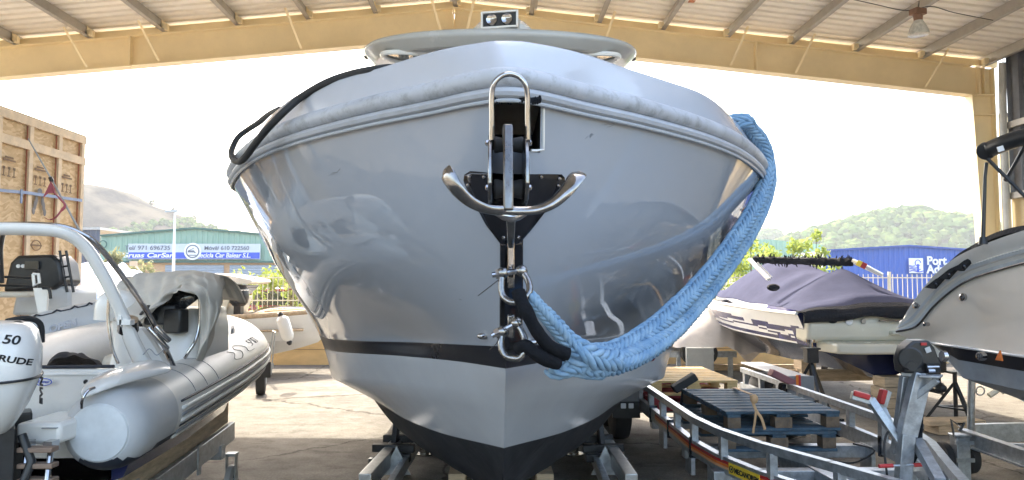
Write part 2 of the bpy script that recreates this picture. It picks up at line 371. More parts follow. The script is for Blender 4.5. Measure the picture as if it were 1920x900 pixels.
for a, b in ((XL, AX), (AX, XR + .1)):      # cream eaves strip along the rafter
    m.beam((a, YB + .16, zb(a) + .60), (b, YB + .16, zb(b) + .60), .05, .10)
m.build('roof_edge_trim', yel, sh)
def corr_roof(x0, x1, nm, ys0=4.):
    m = MB(); ys = []; y = ys0; per = .205
    prof = [(0, 0), (.05, 0), (.065, .045), (.12, .045), (.135, 0)]
    while y < 12.35:
        for dy, dz in prof: ys.append((y + dy, dz))
        y += per
    rows = []
    for yy, dz in ys: rows.append([V((x, yy, zb(x) + .715 + dz)) for x in (x0, x1)])
    m.grid(rows); return m.build(nm, sheet, sh, sharp=20)
corr_roof(XL - .3, AX, 'roof', -1.5); corr_roof(AX, XR + .2, 'roof')  # unseen near ends shaped for light: left run on to darken hull, right cut short
for k, (x, y0) in enumerate(((3.2, 9.9), (3.2, 6.2), (-3.0, 8.0))):
    pass
m = MB(); x = 3.25
rust = pm('rust stain', (.45, .18, .08), .8, var=.3)
m.box((3.05, 11.2, zb(3.05) + .712), (.10, .10, .004)); m.build('rusty_patch', rust, sh)
# columns
def colm(side):
    m = MB()
    if side > 0: xi_t, xi_b, xo = 7.92, 8.12, 8.30; Yc = YB + .1
    else: xi_t, xi_b, xo = -9.9, -10.15, -10.5; Yc = YB + .1
    zt = zb(xi_t) + (.0 if side > 0 else 0); top = zb(xo) + .5
    m.prism([(xi_t, Yc, zt), (xi_b, Yc, 0), (xo, Yc, 0), (xo, Yc, top), (xi_t, Yc, zb(xi_t) + .5)], (0, .012, 0))
    m.beam((xi_t, Yc, zt), (xi_b, Yc, 0), .2, .016, V((0, 1, 0)) if 0 else V((1, 0, 0)))
    m.beam((xo, Yc, 0), (xo, Yc, top), .2, .016, V((1, 0, 0)))
    for z in (zt, zt - .33): m.box(((xi_t + xo) / 2 + .01, Yc, z), (xo - xi_t, .19, .014))
    for f in (.35, .6): m.box((xi_t + (xo - xi_t) * f, Yc - .05, zt + .26), (.012, .08, .5))
    return m.build('column', yel, sh)
colm(1); colm(-1)
# downpipe
m = MB(); m.tube([P(1879, 118, 11.8), P(1881, 230, 11.8), V((P(1881, 230, 11.8).x, 11.8, 0))], .055, 12); m.lathe([(.062, -.03), (.062, .03)], P(1881, 216, 11.8)); m.build('downpipe', pm('grey pvc pipe', (.52, .52, .50), .4), sh)
# right wall: dark ribbed sheeting above, ochre wall below
m = MB(); rows = []; y = 1.
while y < 11.9:
    for dy, dx in ((0, 0), (.10, 0), (.13, .05), (.22, .05), (.25, 0)): rows.append([V((8.42 + dx, y + dy, 2.95)), V((8.42 + dx, y + dy, zb(8.4) + .72))])
    y += .28
m.grid(rows); m.build('wall_cladding', clad_dark, sh, sharp=20)
m = MB(); m.box((8.5, 6.45, 1.49), (.12, 10.9, 2.98)); m.build('wall', pm('cream wall', (.66, .52, .31), .8, var=.06), sh)
for z in (3.0, 4.15): m = MB(); m.beam((8.36, 1, z), (8.36, 11.95, z), .05, .10); m.build('wall_rail', purl, sh)
m = MB(); m.box((8.46, 12.06, 2.2), (.16, .02, 4.4)); m.build('wall_end_strip', yel, sh)
# cable under the roof
m = MB(); pts = [P(1560, -10, 8.6), P(1640, 8, 9.0), P(1700, 20, 9.2), P(1745, 12, 9.4), P(1790, 24, 9.4), P(1862, 38, 9.4)]
m.tube(smooth_path(pts, 5), .006, 5); m.build('cable', black_pl, sh)
# hanging bay lamp
lp = thing('bay_lamp', 'glass bell industrial lamp hanging from a roof purlin on the right', 'lamp', P(1722, 66, 9.0))
c = P(1722, 52, 9.0); g = pm('lamp glass', (.55, .53, .48), .2, var=.2, scale=30, coat=.5)
m = MB(); m.lathe([(.045, .11), (.05, .09), (.085, .03), (.118, -.05), (.122, -.09), (.112, -.095), (.02, -.10)], c, n=24); m.build('lamp_shade', g, lp)
m = MB(); m.lathe([(.05, .0), (.055, .07), (.04, .12)], c + V((0, 0, .08))); m.box(c + V((0.0, 0, .20)), (.16, .12, .07), .3); m.build('lamp_housing', pm('rusty brown housing', (.25, .13, .08), .6, var=.3), lp)
m = MB(); m.tube([c + V((.0, 0, .2)), c + V((.02, 0, .34))], .01, 6); m.build('hanger', steel_worn, lp)

# ---- low wall and railing
wl = thing('boundary_wall', 'low ochre rendered block wall behind the boats', 'wall', (0, 14.85, 0))
m = MB(); m.box((0, 14.88, .41), (60, .24, .82)); m.build('wall_face', ochre_wall, wl)
m = MB(); m.box((0, 14.88, .835), (60, .28, .03)); m.build('wall_cap', pm('ochre cap', (.55, .40, .22), .85), wl)
m = MB()
for z in (.30, .56): m.box((0, 14.755, z), (60, .006, .012))
m.build('course_joint', pm('mortar', (.30, .21, .12), .9), wl)
fc = thing('railing_fence', 'white vertical bar railing on top of the ochre wall', 'fence', (0, 14.88, .85))
for k in range(12):
    x0 = -15.4 + k * 2.6; m = MB(); 
    for i in range(26): m.box((x0 + .05 + i * .1, 14.88, .86 + .46), (.011, .011, .90))
    for z in (.93, 1.25, 1.70): m.box((x0 + 1.3, 14.88, z), (2.56, .02, .022))
    m.build('railing_panel', fence_w, fc)
for k in range(13): m = MB(); m.box((-15.42 + k * 2.6, 14.88, 1.33), (.05, .05, .98)); m.build('fence_post', fence_w, fc)

# ---- warehouses
def ribwall(m, x0, x1, y, z0, ztop, per=.5, d=.05, mi=0):
    # ribbed wall facing the camera, top follows ztop(x)
    x = x0; cols = []
    while x < x1:
        for dx, dy in ((0, 0), (per * .55, 0), (per * .65, -d), (per * .9, -d)):
            xx = min(x + dx, x1); cols.append((xx, dy))
        x += per
    cols.append((x1, 0))
    m.grid([[V((a, y + dy, z0)), V((a, y + dy, ztop(a)))] for a, dy in cols], mi)
YW = 60.
gw = thing('green_warehouse', 'long green ribbed warehouse with a blue and white haulage sign', 'warehouse', (-18, YW, 0))
ga = P(365, 428, YW); gl = P(190, 442, YW); gr_ = P(640, 452, YW); zE = P(300, 491, YW).z
def gz(x): return ga.z - (ga.z - gl.z) * (ga.x - x) / (ga.x - gl.x) if x < ga.x else ga.z - (ga.z - gr_.z) * (x - ga.x) / (gr_.x - ga.x)
m = MB(); ribwall(m, gl.x, gr_.x, YW, zE, gz, .42); m.build('cladding', green_clad, gw, sharp=20)
m = MB()
for a, b in ((gl, ga), (ga, gr_)): m.beam(a + V((0, -.1, 0)), b + V((0, -.1, 0)), .3, .14)
m.beam((gl.x, YW - .15, zE), (gr_.x, YW - .15, zE), .2, .14); m.build('roof_trim', green_trim, gw)
m = MB(); m.grid([[gl, gl + V((0, 40, 0))], [ga, ga + V((0, 40, 0))], [gr_, gr_ + V((0, 40, 0))]]); m.build('roof', pm('pale roof', (.5, .55, .5), .5), gw)
m = MB(); m.box(((gl.x + gr_.x) / 2, YW + .3, zE / 2), (gr_.x - gl.x, .3, zE)); m.grid([[gl, gl + V((0, 40, 0))], [V((gl.x, YW, 0)), V((gl.x, YW + 40, 0))]]); m.build('wall', peach, gw)
for px0, px1 in ((196, 268), (310, 420), (431, 530), (542, 640)):
    a = P(px0, 500, YW).x; b = P(px1, 500, YW).x; m = MB(); rr = []
    z = 0.
    while z < zE - .15: rr.append([V((a, YW - .05 + (.04 if int(z * 10) % 2 else 0), z)), V((b, YW - .05 + (.04 if int(z * 10) % 2 else 0), z))]); z += .1
    m.grid(rr); m.build('roller_door', peach if px0 == 196 else door_g, gw)
s0 = P(241, 457, YW - .4); s1 = P(488, 486, YW - .4)
def sbox(a, b, dy, th=.02): return ((a.x + b.x) / 2, a.y + dy, (a.z + b.z) / 2), (abs(b.x - a.x), th, abs(a.z - b.z))
m = MB(); m.box(*sbox(s0, s1, 0, .1)); sg = m.build('sign_board', pm('sign white', (.55, .60, .66), .5, var=.03), gw)
m = MB(); m.box(*sbox(V((s0.x + .04, s0.y, s0.z - (s0.z - s1.z) * .56)), V((s1.x - .04, s1.y, s1.z + .04)), -.06)); m.build('blue_band', blue_sign, sg)
H = s0.z - s1.z; Ws = s1.x - s0.x; yS = s0.y - .08
m = MB(); m.lathe([(.56 * H, 0), (.56 * H, .03)], (P(366, 471, YW).x, yS - .0, (s0.z + s1.z) / 2), V((0, -1, 0)), 32); m.build('emblem_disc', white_p, sg)
cx_ = P(366, 471, YW).x; zc_ = (s0.z + s1.z) / 2
m = MB(); m.lathe([(.44 * H, 0), (.44 * H, .01)], (cx_, yS - .03, zc_), V((0, -1, 0)), 32, 0)
m.lathe([(.36 * H, 0), (.36 * H, .012)], (cx_, yS - .033, zc_), V((0, -1, 0)), 32, 1)
m.box((cx_ - .12, yS - .06, zc_), (.5, .01, .16), 0, 0); m.prism([(cx_ + .12, yS - .06, zc_ + .05), (cx_ + .3, yS - .06, zc_ - .12), (cx_ + .12, yS - .06, zc_ - .12)], (0, -.01, 0), 0); m.beam((cx_ - .3, yS - .065, zc_ + .06), (cx_ + .1, yS - .065, zc_ + .25), .01, .05); m.box((cx_, yS - .06, zc_ - .3), (.6, .01, .07), 0, 0)
m.build('emblem', [grey_txt, white_p], sg)
X = (1, 0, 0); Zd = (0, 0, 1)
text('Tel/ 971 696735', 'lettering', grey_txt, sg, (P(253, 0, YW).x, yS, s0.z - .40 * H), X, Zd, .40 * H, .01, bold=.004, width=P(336, 0, YW).x - P(253, 0, YW).x)
text('Móvil/ 610 722560', 'lettering', grey_txt, sg, (P(398, 0, YW).x, yS, s0.z - .40 * H), X, Zd, .38 * H, .01, bold=.004, width=P(480, 0, YW).x - P(398, 0, YW).x)
text('Gruas CarSar', 'lettering', white_p, sg, (P(247, 0, YW).x, yS - .01, s1.z + .11 * H), X, Zd, .42 * H, .01, shear=.2, bold=.012, width=P(343, 0, YW).x - P(247, 0, YW).x)
text('Recicla Car Balear S.L.', 'lettering', white_p, sg, (P(384, 0, YW).x, yS - .01, s1.z + .11 * H), X, Zd, .42 * H, .01, shear=.2, bold=.008, width=P(483, 0, YW).x - P(384, 0, YW).x)
m = MB(); m.tube([P(193 + 7 * math.cos(a), 458 + 7 * math.sin(a), YW - .3) for a in [k * math.pi / 8 for k in range(16)]], .05, 5, closed=True); m.build('wall_ring', green_trim, gw)

dw = thing('dark_warehouse', 'dark blue ribbed warehouse beside the left end of the green one', 'warehouse', (-34, 64, 0))
a = P(60, 428, 64); b = P(188, 431, 64); m = MB(); ribwall(m, a.x, b.x, 64, 0, lambda x: b.z, .45); m.build('cladding', dblue_clad, dw, sharp=20)
m = MB(); m.box(((a.x + b.x) / 2, 69, b.z + .1), (b.x - a.x + .2, 10.4, .2)); m.build('roof', pm('grey roof', (.4, .4, .4), .5), dw)
g2 = thing('green_hall', 'pale green ribbed hall behind the yellow green trees on the right', 'warehouse', (25, 66, 0))
a = P(1380, 452, 66); b = P(1543, 459, 66); c = P(1440, 449, 66); m = MB()
ribwall(m, a.x, b.x, 66, 0, lambda x: c.z - (x - c.x) / (b.x - c.x) * (c.z - b.z) if x > c.x else c.z, .55); m.build('cladding', green_clad, g2, sharp=20)
m = MB(); m.grid([[V((a.x, 66, c.z)), V((a.x, 90, c.z))], [c, c + V((0, 24, 0))], [b, b + V((0, 24, 0))], [V((b.x, 66, 0)), V((b.x, 90, 0))]]); m.build('roof', pm('pale roof', (.5, .55, .5), .5), g2)
bw = thing('blue_warehouse', 'bright blue ribbed warehouse with white harbour lettering on its wall', 'warehouse', (36, YW, 0))
a = P(1545, 470, YW); c = P(1702, 461, YW); b = P(1960, 478, YW); m = MB()
def bz(x): return c.z - (c.x - x) / (c.x - a.x) * (c.z - a.z) if x < c.x else c.z - (x - c.x) / (b.x - c.x) * (c.z - b.z)
ribwall(m, a.x, b.x, YW, 0, bz, .42); m.build('cladding', blue_clad, bw, sharp=20)
m = MB()
for p, q in ((a, c), (c, b)): m.beam(p + V((0, -.1, 0)), q + V((0, -.1, 0)), .3, .16)
m.build('roof_trim', pm('blue trim', (.02, .07, .32), .5), bw)
m = MB(); m.grid([[a, a + V((0, 40, 0))], [c, c + V((0, 40, 0))], [b, b + V((0, 40, 0))]]); m.grid([[a, a + V((0, 40, 0))], [V((a.x, YW, 0)), V((a.x, YW + 40, 0))]]); m.build('roof', pm('pale roof', (.5, .55, .5), .5), bw)
l0 = P(1704, 484, YW - .2); l1 = P(1731, 512, YW - .2); m = MB(); m.box(*sbox(l0, l1, 0, .05)); lg = m.build('logo_panel', white_p, bw)
m = MB(); H = l0.z - l1.z; W_ = l1.x - l0.x
for k in range(4):
    pts = [(l0.x + W_ * t, l0.y - .05, l1.z + H * (.12 + .13 * k) + H * .05 * math.sin(t * 7 + k)) for t in [i / 10 for i in range(11 - k * 2)]]
    m.tube(pts, .035, 5)
m.tube([(l0.x + W_ * .62 + W_ * .2 * math.cos(t), l0.y - .05, l1.z + H * .68 + H * .2 * math.sin(t)) for t in [i * .5 for i in range(12)]], .03, 5); m.box((l0.x + W_ * .62, l0.y - .05, l1.z + H * .35), (W_ * .14, .03, H * .5))
m.build('emblem', blue_sign, lg)
text('Port', 'lettering', white_p, bw, P(1738, 496, YW - .2), X, Zd, .95, .02, bold=.03, sx=.95)
text('Adri', 'lettering', white_p, bw, P(1738, 512, YW - .2), X, Zd, .95, .02, bold=.03, sx=.95)

# ---- hills
def fbm(x, y, s, o=5):
    return noise.fractal(V((x * s, y * s, 3.7)), .9, 2.1, o)
def hill(name, prof, Y0, Y1, mat_, rough_amp, nx=150, ny=40):
    # prof: list of (px, py) of the ridge as seen; ridge stands at (Y0+Y1)/2
    Ym = (Y0 + Y1) / 2; ps = [P(a, b, Ym) for a, b in prof]; xs = [p.x for p in ps]; zs = [p.z for p in ps]; rows = []
    for j in range(ny + 1):
        t = j / ny; Y = Y0 + (Y1 - Y0) * t; k = math.sin(math.pi * t) ** .8; row = []
        for i in range(nx + 1):
            x = xs[0] + (xs[-1] - xs[0]) * i / nx; z = pchip(xs, zs, x)
            row.append(V((x, Y + fbm(x, Y, .02) * 6, max(-1, z * k + (fbm(x, Y, .03) * rough_amp + fbm(x, Y, .11, 4) * rough_amp * .35) * k - 1 * (1 - k)))))
        rows.append(row)
    mm = MB(); mm.grid(rows); return struct(mm.build(name, mat_, loc=(0, Ym, 0), sharp=180)), rows
def rock_mat():
    m = pm('rocky hillside', (.32, .26, .22), 1., spec=0.); n = m.node_tree.nodes; l = m.node_tree.links; b = n['Principled BSDF']
    tc = n.new('ShaderNodeTexCoord'); t = n.new('ShaderNodeTexNoise'); t.inputs['Scale'].default_value = .05; t.inputs['Detail'].default_value = 12; t.inputs['Roughness'].default_value = .7; l.new(tc.outputs['Object'], t.inputs['Vector'])
    r = n.new('ShaderNodeValToRGB'); e = r.color_ramp.elements; e[0].position = .4; e[0].color = (.012, .012, .010, 1); e[1].position = .56; e[1].color = (.09, .08, .058, 1); l.new(t.outputs['Fac'], r.inputs[0])
    t2 = n.new('ShaderNodeTexNoise'); t2.inputs['Scale'].default_value = .16; t2.inputs['Detail'].default_value = 8; l.new(tc.outputs['Object'], t2.inputs['Vector'])
    sp = n.new('ShaderNodeSeparateXYZ'); l.new(tc.outputs['Object'], sp.inputs[0]); mr = n.new('ShaderNodeMapRange'); mr.inputs[1].default_value = 32; mr.inputs[2].default_value = 8; l.new(sp.outputs[2], mr.inputs[0])
    mu = n.new('ShaderNodeMath'); mu.operation = 'MULTIPLY'; l.new(t2.outputs['Fac'], mu.inputs[0]); l.new(mr.outputs[0], mu.inputs[1])
    r2 = n.new('ShaderNodeValToRGB'); r2.color_ramp.elements[0].position = .3; r2.color_ramp.elements[1].position = .5; l.new(mu.outputs[0], r2.inputs[0])
    mx = n.new('ShaderNodeMixRGB'); l.new(r2.outputs[0], mx.inputs[0]); l.new(r.outputs[0], mx.inputs[1]); mx.inputs[2].default_value = (.04, .06, .02, 1)
    l.new(mx.outputs[0], b.inputs['Base Color']); return m
_, rowsL = hill('rocky_hill', [(-260, 410), (-100, 380), (60, 362), (150, 354), (190, 350), (225, 356), (262, 376), (300, 390), (345, 408), (385, 422), (450, 440), (560, 470), (680, 500)], 260, 400, rock_mat(), 1.5)
greenh = pm('wooded slope', (.05, .075, .03), .95, var=.4, scale=.2, spec=0.)
_, rowsR = hill('wooded_hill', [(1430, 480), (1500, 452), (1560, 430), (1600, 419), (1650, 408), (1712, 403), (1765, 410), (1810, 426), (1860, 444), (1960, 452), (2150, 480)], 270, 400, greenh, 1.6)
_, rowsR2 = hill('far_ridge', [(1060, 500), (1250, 468), (1330, 455), (1400, 440), (1440, 444), (1500, 462), (1600, 480), (1700, 500)], 420, 520, greenh, 1.2, 90, 24)
def canopy(name, rows, n, rad, label, mats, jmax, seed, zmin=2., cond=None):
    rnd = random.Random(seed); mm = MB(); made = 0
    while made < n:
        j = rnd.uniform(1, jmax); i = rnd.uniform(0, len(rows[0]) - 2); jj = int(j); ii = int(i)
        p = rows[jj][ii].lerp(rows[jj + 1][ii + 1], (i - ii + j - jj) / 2)
        if p.z < zmin or (cond and not cond(p, rnd)): continue
        r = rad * rnd.uniform(.6, 1.35); vs = []; made += 1
        nn, ml = 7, 4
        for a in range(ml + 1):
            t = math.pi * (a + .01) / (ml + .02)
            for k in range(nn):
                an = 2 * math.pi * k / nn + a * .4; rr = r * rnd.uniform(.72, 1.2)
                vs.append(p + V((math.sin(t) * math.cos(an) * rr, math.sin(t) * math.sin(an) * rr, math.cos(t) * rr * .85 + r * .45)))
        fs = [(a * nn + k, (a + 1) * nn + k, (a + 1) * nn + (k + 1) % nn, a * nn + (k + 1) % nn) for a in range(ml) for k in range(nn)]
        mm.add(vs, fs, rnd.choice((0, 0, 1)))
    o = mm.build(name, mats, loc=(0, rows[0][0].y, 0), sharp=20); tag(o, label, 'trees', kind='stuff'); return o
wd1 = pm('pine green', (.055, .10, .03), .9, var=.3, scale=.3, spec=0.); wd2 = pm('light pine green', (.11, .16, .045), .9, var=.3, scale=.3, spec=0.)
canopy('hillside_forest', rowsR, 1900, 2.6, 'dense pine forest covering the hill behind the blue warehouse', [wd1, wd2], 24, 3)
canopy('ridge_forest', rowsR2, 500, 3.2, 'far pine wood on the low ridge behind the green hall', [wd1, wd2], 14, 4)
canopy('hillside_scrub', rowsL, 1100, 1.25, 'scrub bushes on the lower slope of the rocky hill', [wd2, wd1], 18, 5, 1., lambda p, r: p.z < 7 + 26 * max(0, min(1, (p.x + 168) / 42)) and r.random() < .8)

# ---- trees / shrubs: leaves through the crown's volume
def tree(name, label, base, h, rad, mat_, n=900, leaf=.12, group=None, trunk_h=None, seed=1, clumps=14, tr=.06, cat='tree'):
    rnd = random.Random(seed); t = thing(name, label, cat, base, 0, group); base = V(base)
    m = MB(); th_ = trunk_h or h * .4; top = base + V((rnd.uniform(-.1, .1) * h * .3, 0, h * .75))
    m.tube(smooth_path([base, base + V((.05 * h, 0, th_)), top], 4), [tr, tr * .9, tr * .85, tr * .8, tr * .7, tr * .5, tr * .4, tr * .3, tr * .2], 7)
    cs = []
    for k in range(clumps):
        a = rnd.uniform(0, 6.28); q = rnd.random() ** .5; z = rnd.uniform(th_, h)
        wd = 1 - .55 * ((z - th_) / (h - th_)) ** 2
        c = base + V((math.cos(a) * q * rad * wd, math.sin(a) * q * rad * wd, z)); cs.append((c, rad * rnd.uniform(.22, .42)))
        s0 = base + V((0, 0, th_ * rnd.uniform(.6, 1))); m.tube([s0, s0.lerp(c, .5) + V((0, 0, .04 * h)), c], [tr * .5, tr * .3, tr * .12], 5)
    m.build('trunk', bark, t)
    m = MB()
    for i in range(n):
        c, r = rnd.choice(cs); d = V((rnd.gauss(0, 1), rnd.gauss(0, 1), rnd.gauss(0, .9))).normalized() * r * rnd.random() ** .45
        p = c + d; a = V((rnd.gauss(0, 1), rnd.gauss(0, 1), rnd.gauss(0, 1))).normalized(); b = a.cross(V((rnd.gauss(0, 1), rnd.gauss(0, 1), rnd.gauss(0, 1)))).normalized(); s_ = leaf * rnd.uniform(.5, 1.2)
        m.add([p - a * s_, p + b * s_ * .45, p + a * s_, p - b * s_ * .45], [(0, 1, 2, 3)])
    m.build('crown', mat_, t, sharp=180); return t
def at(px, Y): return V((P(px, 500, Y).x, Y, 0))
tree('shrub_tree', 'pale olive bush in front of the left end of the green warehouse', at(206, 30), 2.7, .85, leaf_o, 1000, .12, seed=3)
tree('shrub_tree', 'smaller olive bush right of the blue tarpaulin boat behind the railing', at(272, 27), 2.05, 1.3, leaf_o, 900, .13, seed=13)
tree('young_tree', 'light green sapling behind the railing, nearer the small white boat', at(490, 17), 1.85, .75, leaf_y, 900, .07, seed=4, tr=.03)
tree('young_tree', 'light green sapling behind the railing, next to the grey hull', at(548, 17), 2.0, .8, leaf_y, 1000, .07, seed=5, tr=.03)
tree('young_tree', 'low light green bush behind the railing at the small outboard', at(440, 18.5), 1.4, .7, leaf_y, 700, .07, seed=15, tr=.03)
tree('bright_tree', 'yellow green tree behind the railing beside the hanging blue rope', at(1408, 20), 2.6, 1.2, leaf_y, 1500, .09, seed=6)
tree('bright_tree', 'feathery yellow green tree standing tallest before the pale green hall', at(1475, 22), 3.05, 1.0, leaf_y, 900, .09, seed=7)
tree('bright_tree', 'feathery yellow green tree touching the edge of the blue warehouse', at(1527, 23), 3.1, .8, leaf_y, 800, .09, seed=8)
hbt = BVHTree.FromPolygons([p for r in rowsL for p in r], [(j * 151 + i, j * 151 + i + 1, (j + 1) * 151 + i + 1, (j + 1) * 151 + i) for j in range(40) for i in range(150)])
for px, py, lab in ((285, 391, 'lone pine on the rocky ridge, nearest the summit'), (326, 399, 'umbrella pine on the rocky ridge above the sign emblem'), (361, 421, 'small pine lowest on the rocky ridge')):
    for yy in range(py - 25, py + 120):
        r_ = ray(px, yy).normalized(); h_ = hbt.ray_cast(V((0, 0, CH)), r_)
        if h_[0] is not None: break
    p = h_[0]; tree('ridge_pine', lab, p - V((0, 0, .8)), 3.3, 1.5, wd1, 420, .4, seed=px, trunk_h=1.1, clumps=9, tr=.35, group='pines on the rocky ridge')
# street pole
p = P(328, 396, 38); t = thing('street_lamp', 'tall thin white lamp pole in front of the green warehouse sign', 'street lamp', (p.x, 38, 0))
m = MB(); m.tube([(p.x, 38, 0), (p.x, 38, p.z)], [.10, .05], 10); m.build('pole', white_p, t)
m = MB(); m.box((p.x - .15, 38, p.z), (.6, .25, .1)); m.build('lamp_head', galv, t)
p = P(490, 540, 16.5); q = P(490, 500, 16.5)
def car(px, Y, paint, label, rz=0):
    c = at(px, Y); t = thing('parked_car', label, 'car', c, rz, 'cars parked behind the railing'); M = WM[t.name]
    def T(m): m.v = [tuple(M @ V(p)) for p in m.v]; return m
    prof = [(-2.05, .35), (-2.1, .75), (-1.95, .95), (-1.35, 1.42), (.35, 1.45), (1.05, 1.0), (1.95, .85), (2.1, .6), (2.1, .35)]
    m = MB(); rows = []
    for yy, k in ((-.85, .97), (-.8, 1), (.8, 1), (.85, .97)): rows.append([V((a * k, yy * (1 if b < 1 else .85), b)) for a, b in prof])
    m.grid(rows); m.add(rows[0], [tuple(range(9))]); m.add(rows[-1], [tuple(range(9))[::-1]]); T(m).build('body', paint, t, sharp=30)
    for s_ in (-1, 1):
        m = MB(); m.prism([(-1.5, s_ * .735, 1.0), (-1.2, s_ * .72, 1.36), (.3, s_ * .72, 1.38), (.85, s_ * .735, 1.0)], (0, s_ * .06, 0)); T(m).build('window', glass_d, t)
        for xx in (-1.3, 1.3): m = MB(); m.lathe([(.2, -.1), (.31, -.08), (.31, .08), (.2, .1)], (xx, s_ * .78, .31), V((0, 1, 0)), 20); T(m).build('wheel', black_rub, t)
car(500, 24, white_car, 'white car parked behind the light green saplings'); car(575, 21, red_car, 'red car parked behind the railing by the grey hull')
car(440, 28, blue_car, 'blue grey car farthest left behind the railing'); car(1590, 26, white_car, 'white car parked behind the covered speedboat')
# ================================================================ MAIN BOAT
X0 = .045
my = thing('motor_boat', 'large pale grey motor boat seen bow on, filling the middle of the shed', 'motor boat', (X0, 6, 0))
YE = 9.5
LN = dict(
 S=[(2.292, 0, 2.17), (2.294, .02, 2.17), (2.315, .06, 2.17), (2.475, .25, 2.17), (2.675, .49, 2.17), (3.044, .85, 2.17), (3.33, 1.06, 2.17), (3.72, 1.28, 2.17), (4.09, 1.45, 2.17), (4.5, 1.60, 2.17), (5.2, 1.67, 2.17), (9.5, 1.62, 2.17)],
 M=[(2.42, 0, 1.76), (2.62, .24, 1.755), (2.86, .455, 1.75), (3.25, .735, 1.745), (3.8, 1.05, 1.74), (4.4, 1.31, 1.735), (5.0, 1.49, 1.73), (5.8, 1.58, 1.72), (9.5, 1.56, 1.7)],
 T=[(2.65, 0, 1.375), (3.05, .19, 1.35), (3.6, .43, 1.315), (4.3, .83, 1.27), (5, 1.15, 1.235), (5.7, 1.36, 1.22), (6.5, 1.47, 1.2), (9.5, 1.50, 1.2)],
 B=[(2.70, 0, 1.292), (3.1, .18, 1.275), (3.8, .53, 1.233), (4.4, .85, 1.19), (5, 1.12, 1.15), (5.7, 1.32, 1.12), (6.5, 1.44, 1.10), (9.5, 1.47, 1.1)],
 C=[(2.86, 0, 1.165), (3.2, .17, 1.13), (4.2, .66, 1.035), (5, 1.04, .95), (5.7, 1.25, .88), (6.3, 1.37, .825), (9.5, 1.42, .78)],
 W=[(3.2, 0, .902), (4, .353, .819), (5, .712, .754), (6.5, 1.12, .713), (9.5, 1.32, .70)],
 K=[(3.5, 0, .68), (4.0, .16, .62), (4.6, .36, .53), (5, .54, .53), (6, .84, .50), (7, 1.03, .49), (9.5, 1.15, .5)],
 Q=[(3.85, 0, .46), (4.6, .02, .32), (5.5, .02, .26), (9.5, .02, .24)])
NS = 90
US = np.array([(i / (NS - 1)) for i in range(NS)])
def line(k):
    a = LN[k]; Y0 = a[0][0]; us = [q[0] for q in a]
    Y = Y0 + (YE - Y0) * US ** 2
    return np.stack([pchip(us, [q[1] for q in a], Y), Y, pchip(us, [q[2] for q in a], Y)], 1)
L_ = {k: line(k) for k in LN}
def span(keys, sub, i):
    pts = np.array([L_[k][i] for k in keys]); t = np.linspace(0, len(keys) - 1, (len(keys) - 1) * sub + 1); xs = list(range(len(keys)))
    return np.stack([pchip(xs, pts[:, c], t) for c in range(3)], 1)
secs = []
for i in range(NS):
    a = span(['S', 'M', 'T', 'B', 'C'], 6, i); b = span(['C', 'W'], 4, i)[1:]; c = span(['W', 'K', 'Q'], 5, i)[1:]
    secs.append(np.concatenate([a, b, c]))
secs = np.array(secs); NP = secs.shape[1]     # rows: 0..24 topside (T=12, B=18), 24..28 bottom white, 28..38 antifoul
def hullmat(i, k):
    if 12 <= k < 18: return 1
    if k >= 28: return 3
    if k >= 24: return 2
    return 2 if k >= 18 else 0
mb = MB()
full = []
for i in range(NS):
    r = secs[i]; full.append(r)
n = NP
def w3(r, s): return V((X0 + s * r[0], r[1], r[2]))
# one continuous skin: left side rows then right side rows share the stem
left = [[w3(full[i][k], -1) for k in range(NP)] for i in range(NS - 1, 0, -1)]
right = [[w3(full[i][k], 1) for k in range(NP)] for i in range(0, NS)]
skin = left + right
for k in range(NP):
    pass
mb.grid(skin, mif=lambda i, k: hullmat(i, k))
nr = len(skin)
# close: bottom seam, deck and transom
o = len(mb.v)
for i in range(nr // 2):
    j = nr - 1 - i; i2, j2 = i + 1, j - 1
    a, b = i * NP + NP - 1, j * NP + NP - 1; c, d = j2 * NP + NP - 1, i2 * NP + NP - 1
    if j2 > i2: mb.f.append((a, b, c, d)); mb.m.append(3)
    elif j2 == i2: mb.f.append((a, b, c)); mb.m.append(3)
    a, b = i * NP, j * NP; c, d = j2 * NP, i2 * NP
    if j2 > i2: mb.f.append((d, c, b, a)); mb.m.append(0)
    elif j2 == i2: mb.f.append((c, b, a)); mb.m.append(0)
mb.f.append(tuple(range(NP))[::-1] + tuple((nr - 1) * NP + k for k in range(NP))); mb.m.append(0)
hull = mb.build('hull', [gel, stripe_m, gel_low, antifoul, void_m], my, sharp=38)
dgm = bpy.data.meshes.new('t'); bt = BVHTree.FromPolygons([tuple(v) for v in mb.v], mb.f)
def hit(px, py, off=.004):
    r = ray(px, py); r.normalize(); h = bt.ray_cast(V((0, 0, CH)), r)
    if h[0] is None: raise Exception('miss %s %s' % (px, py))
    nn = h[1]; nn = nn if nn.dot(r) < 0 else -nn
    return h[0] + nn * off, nn
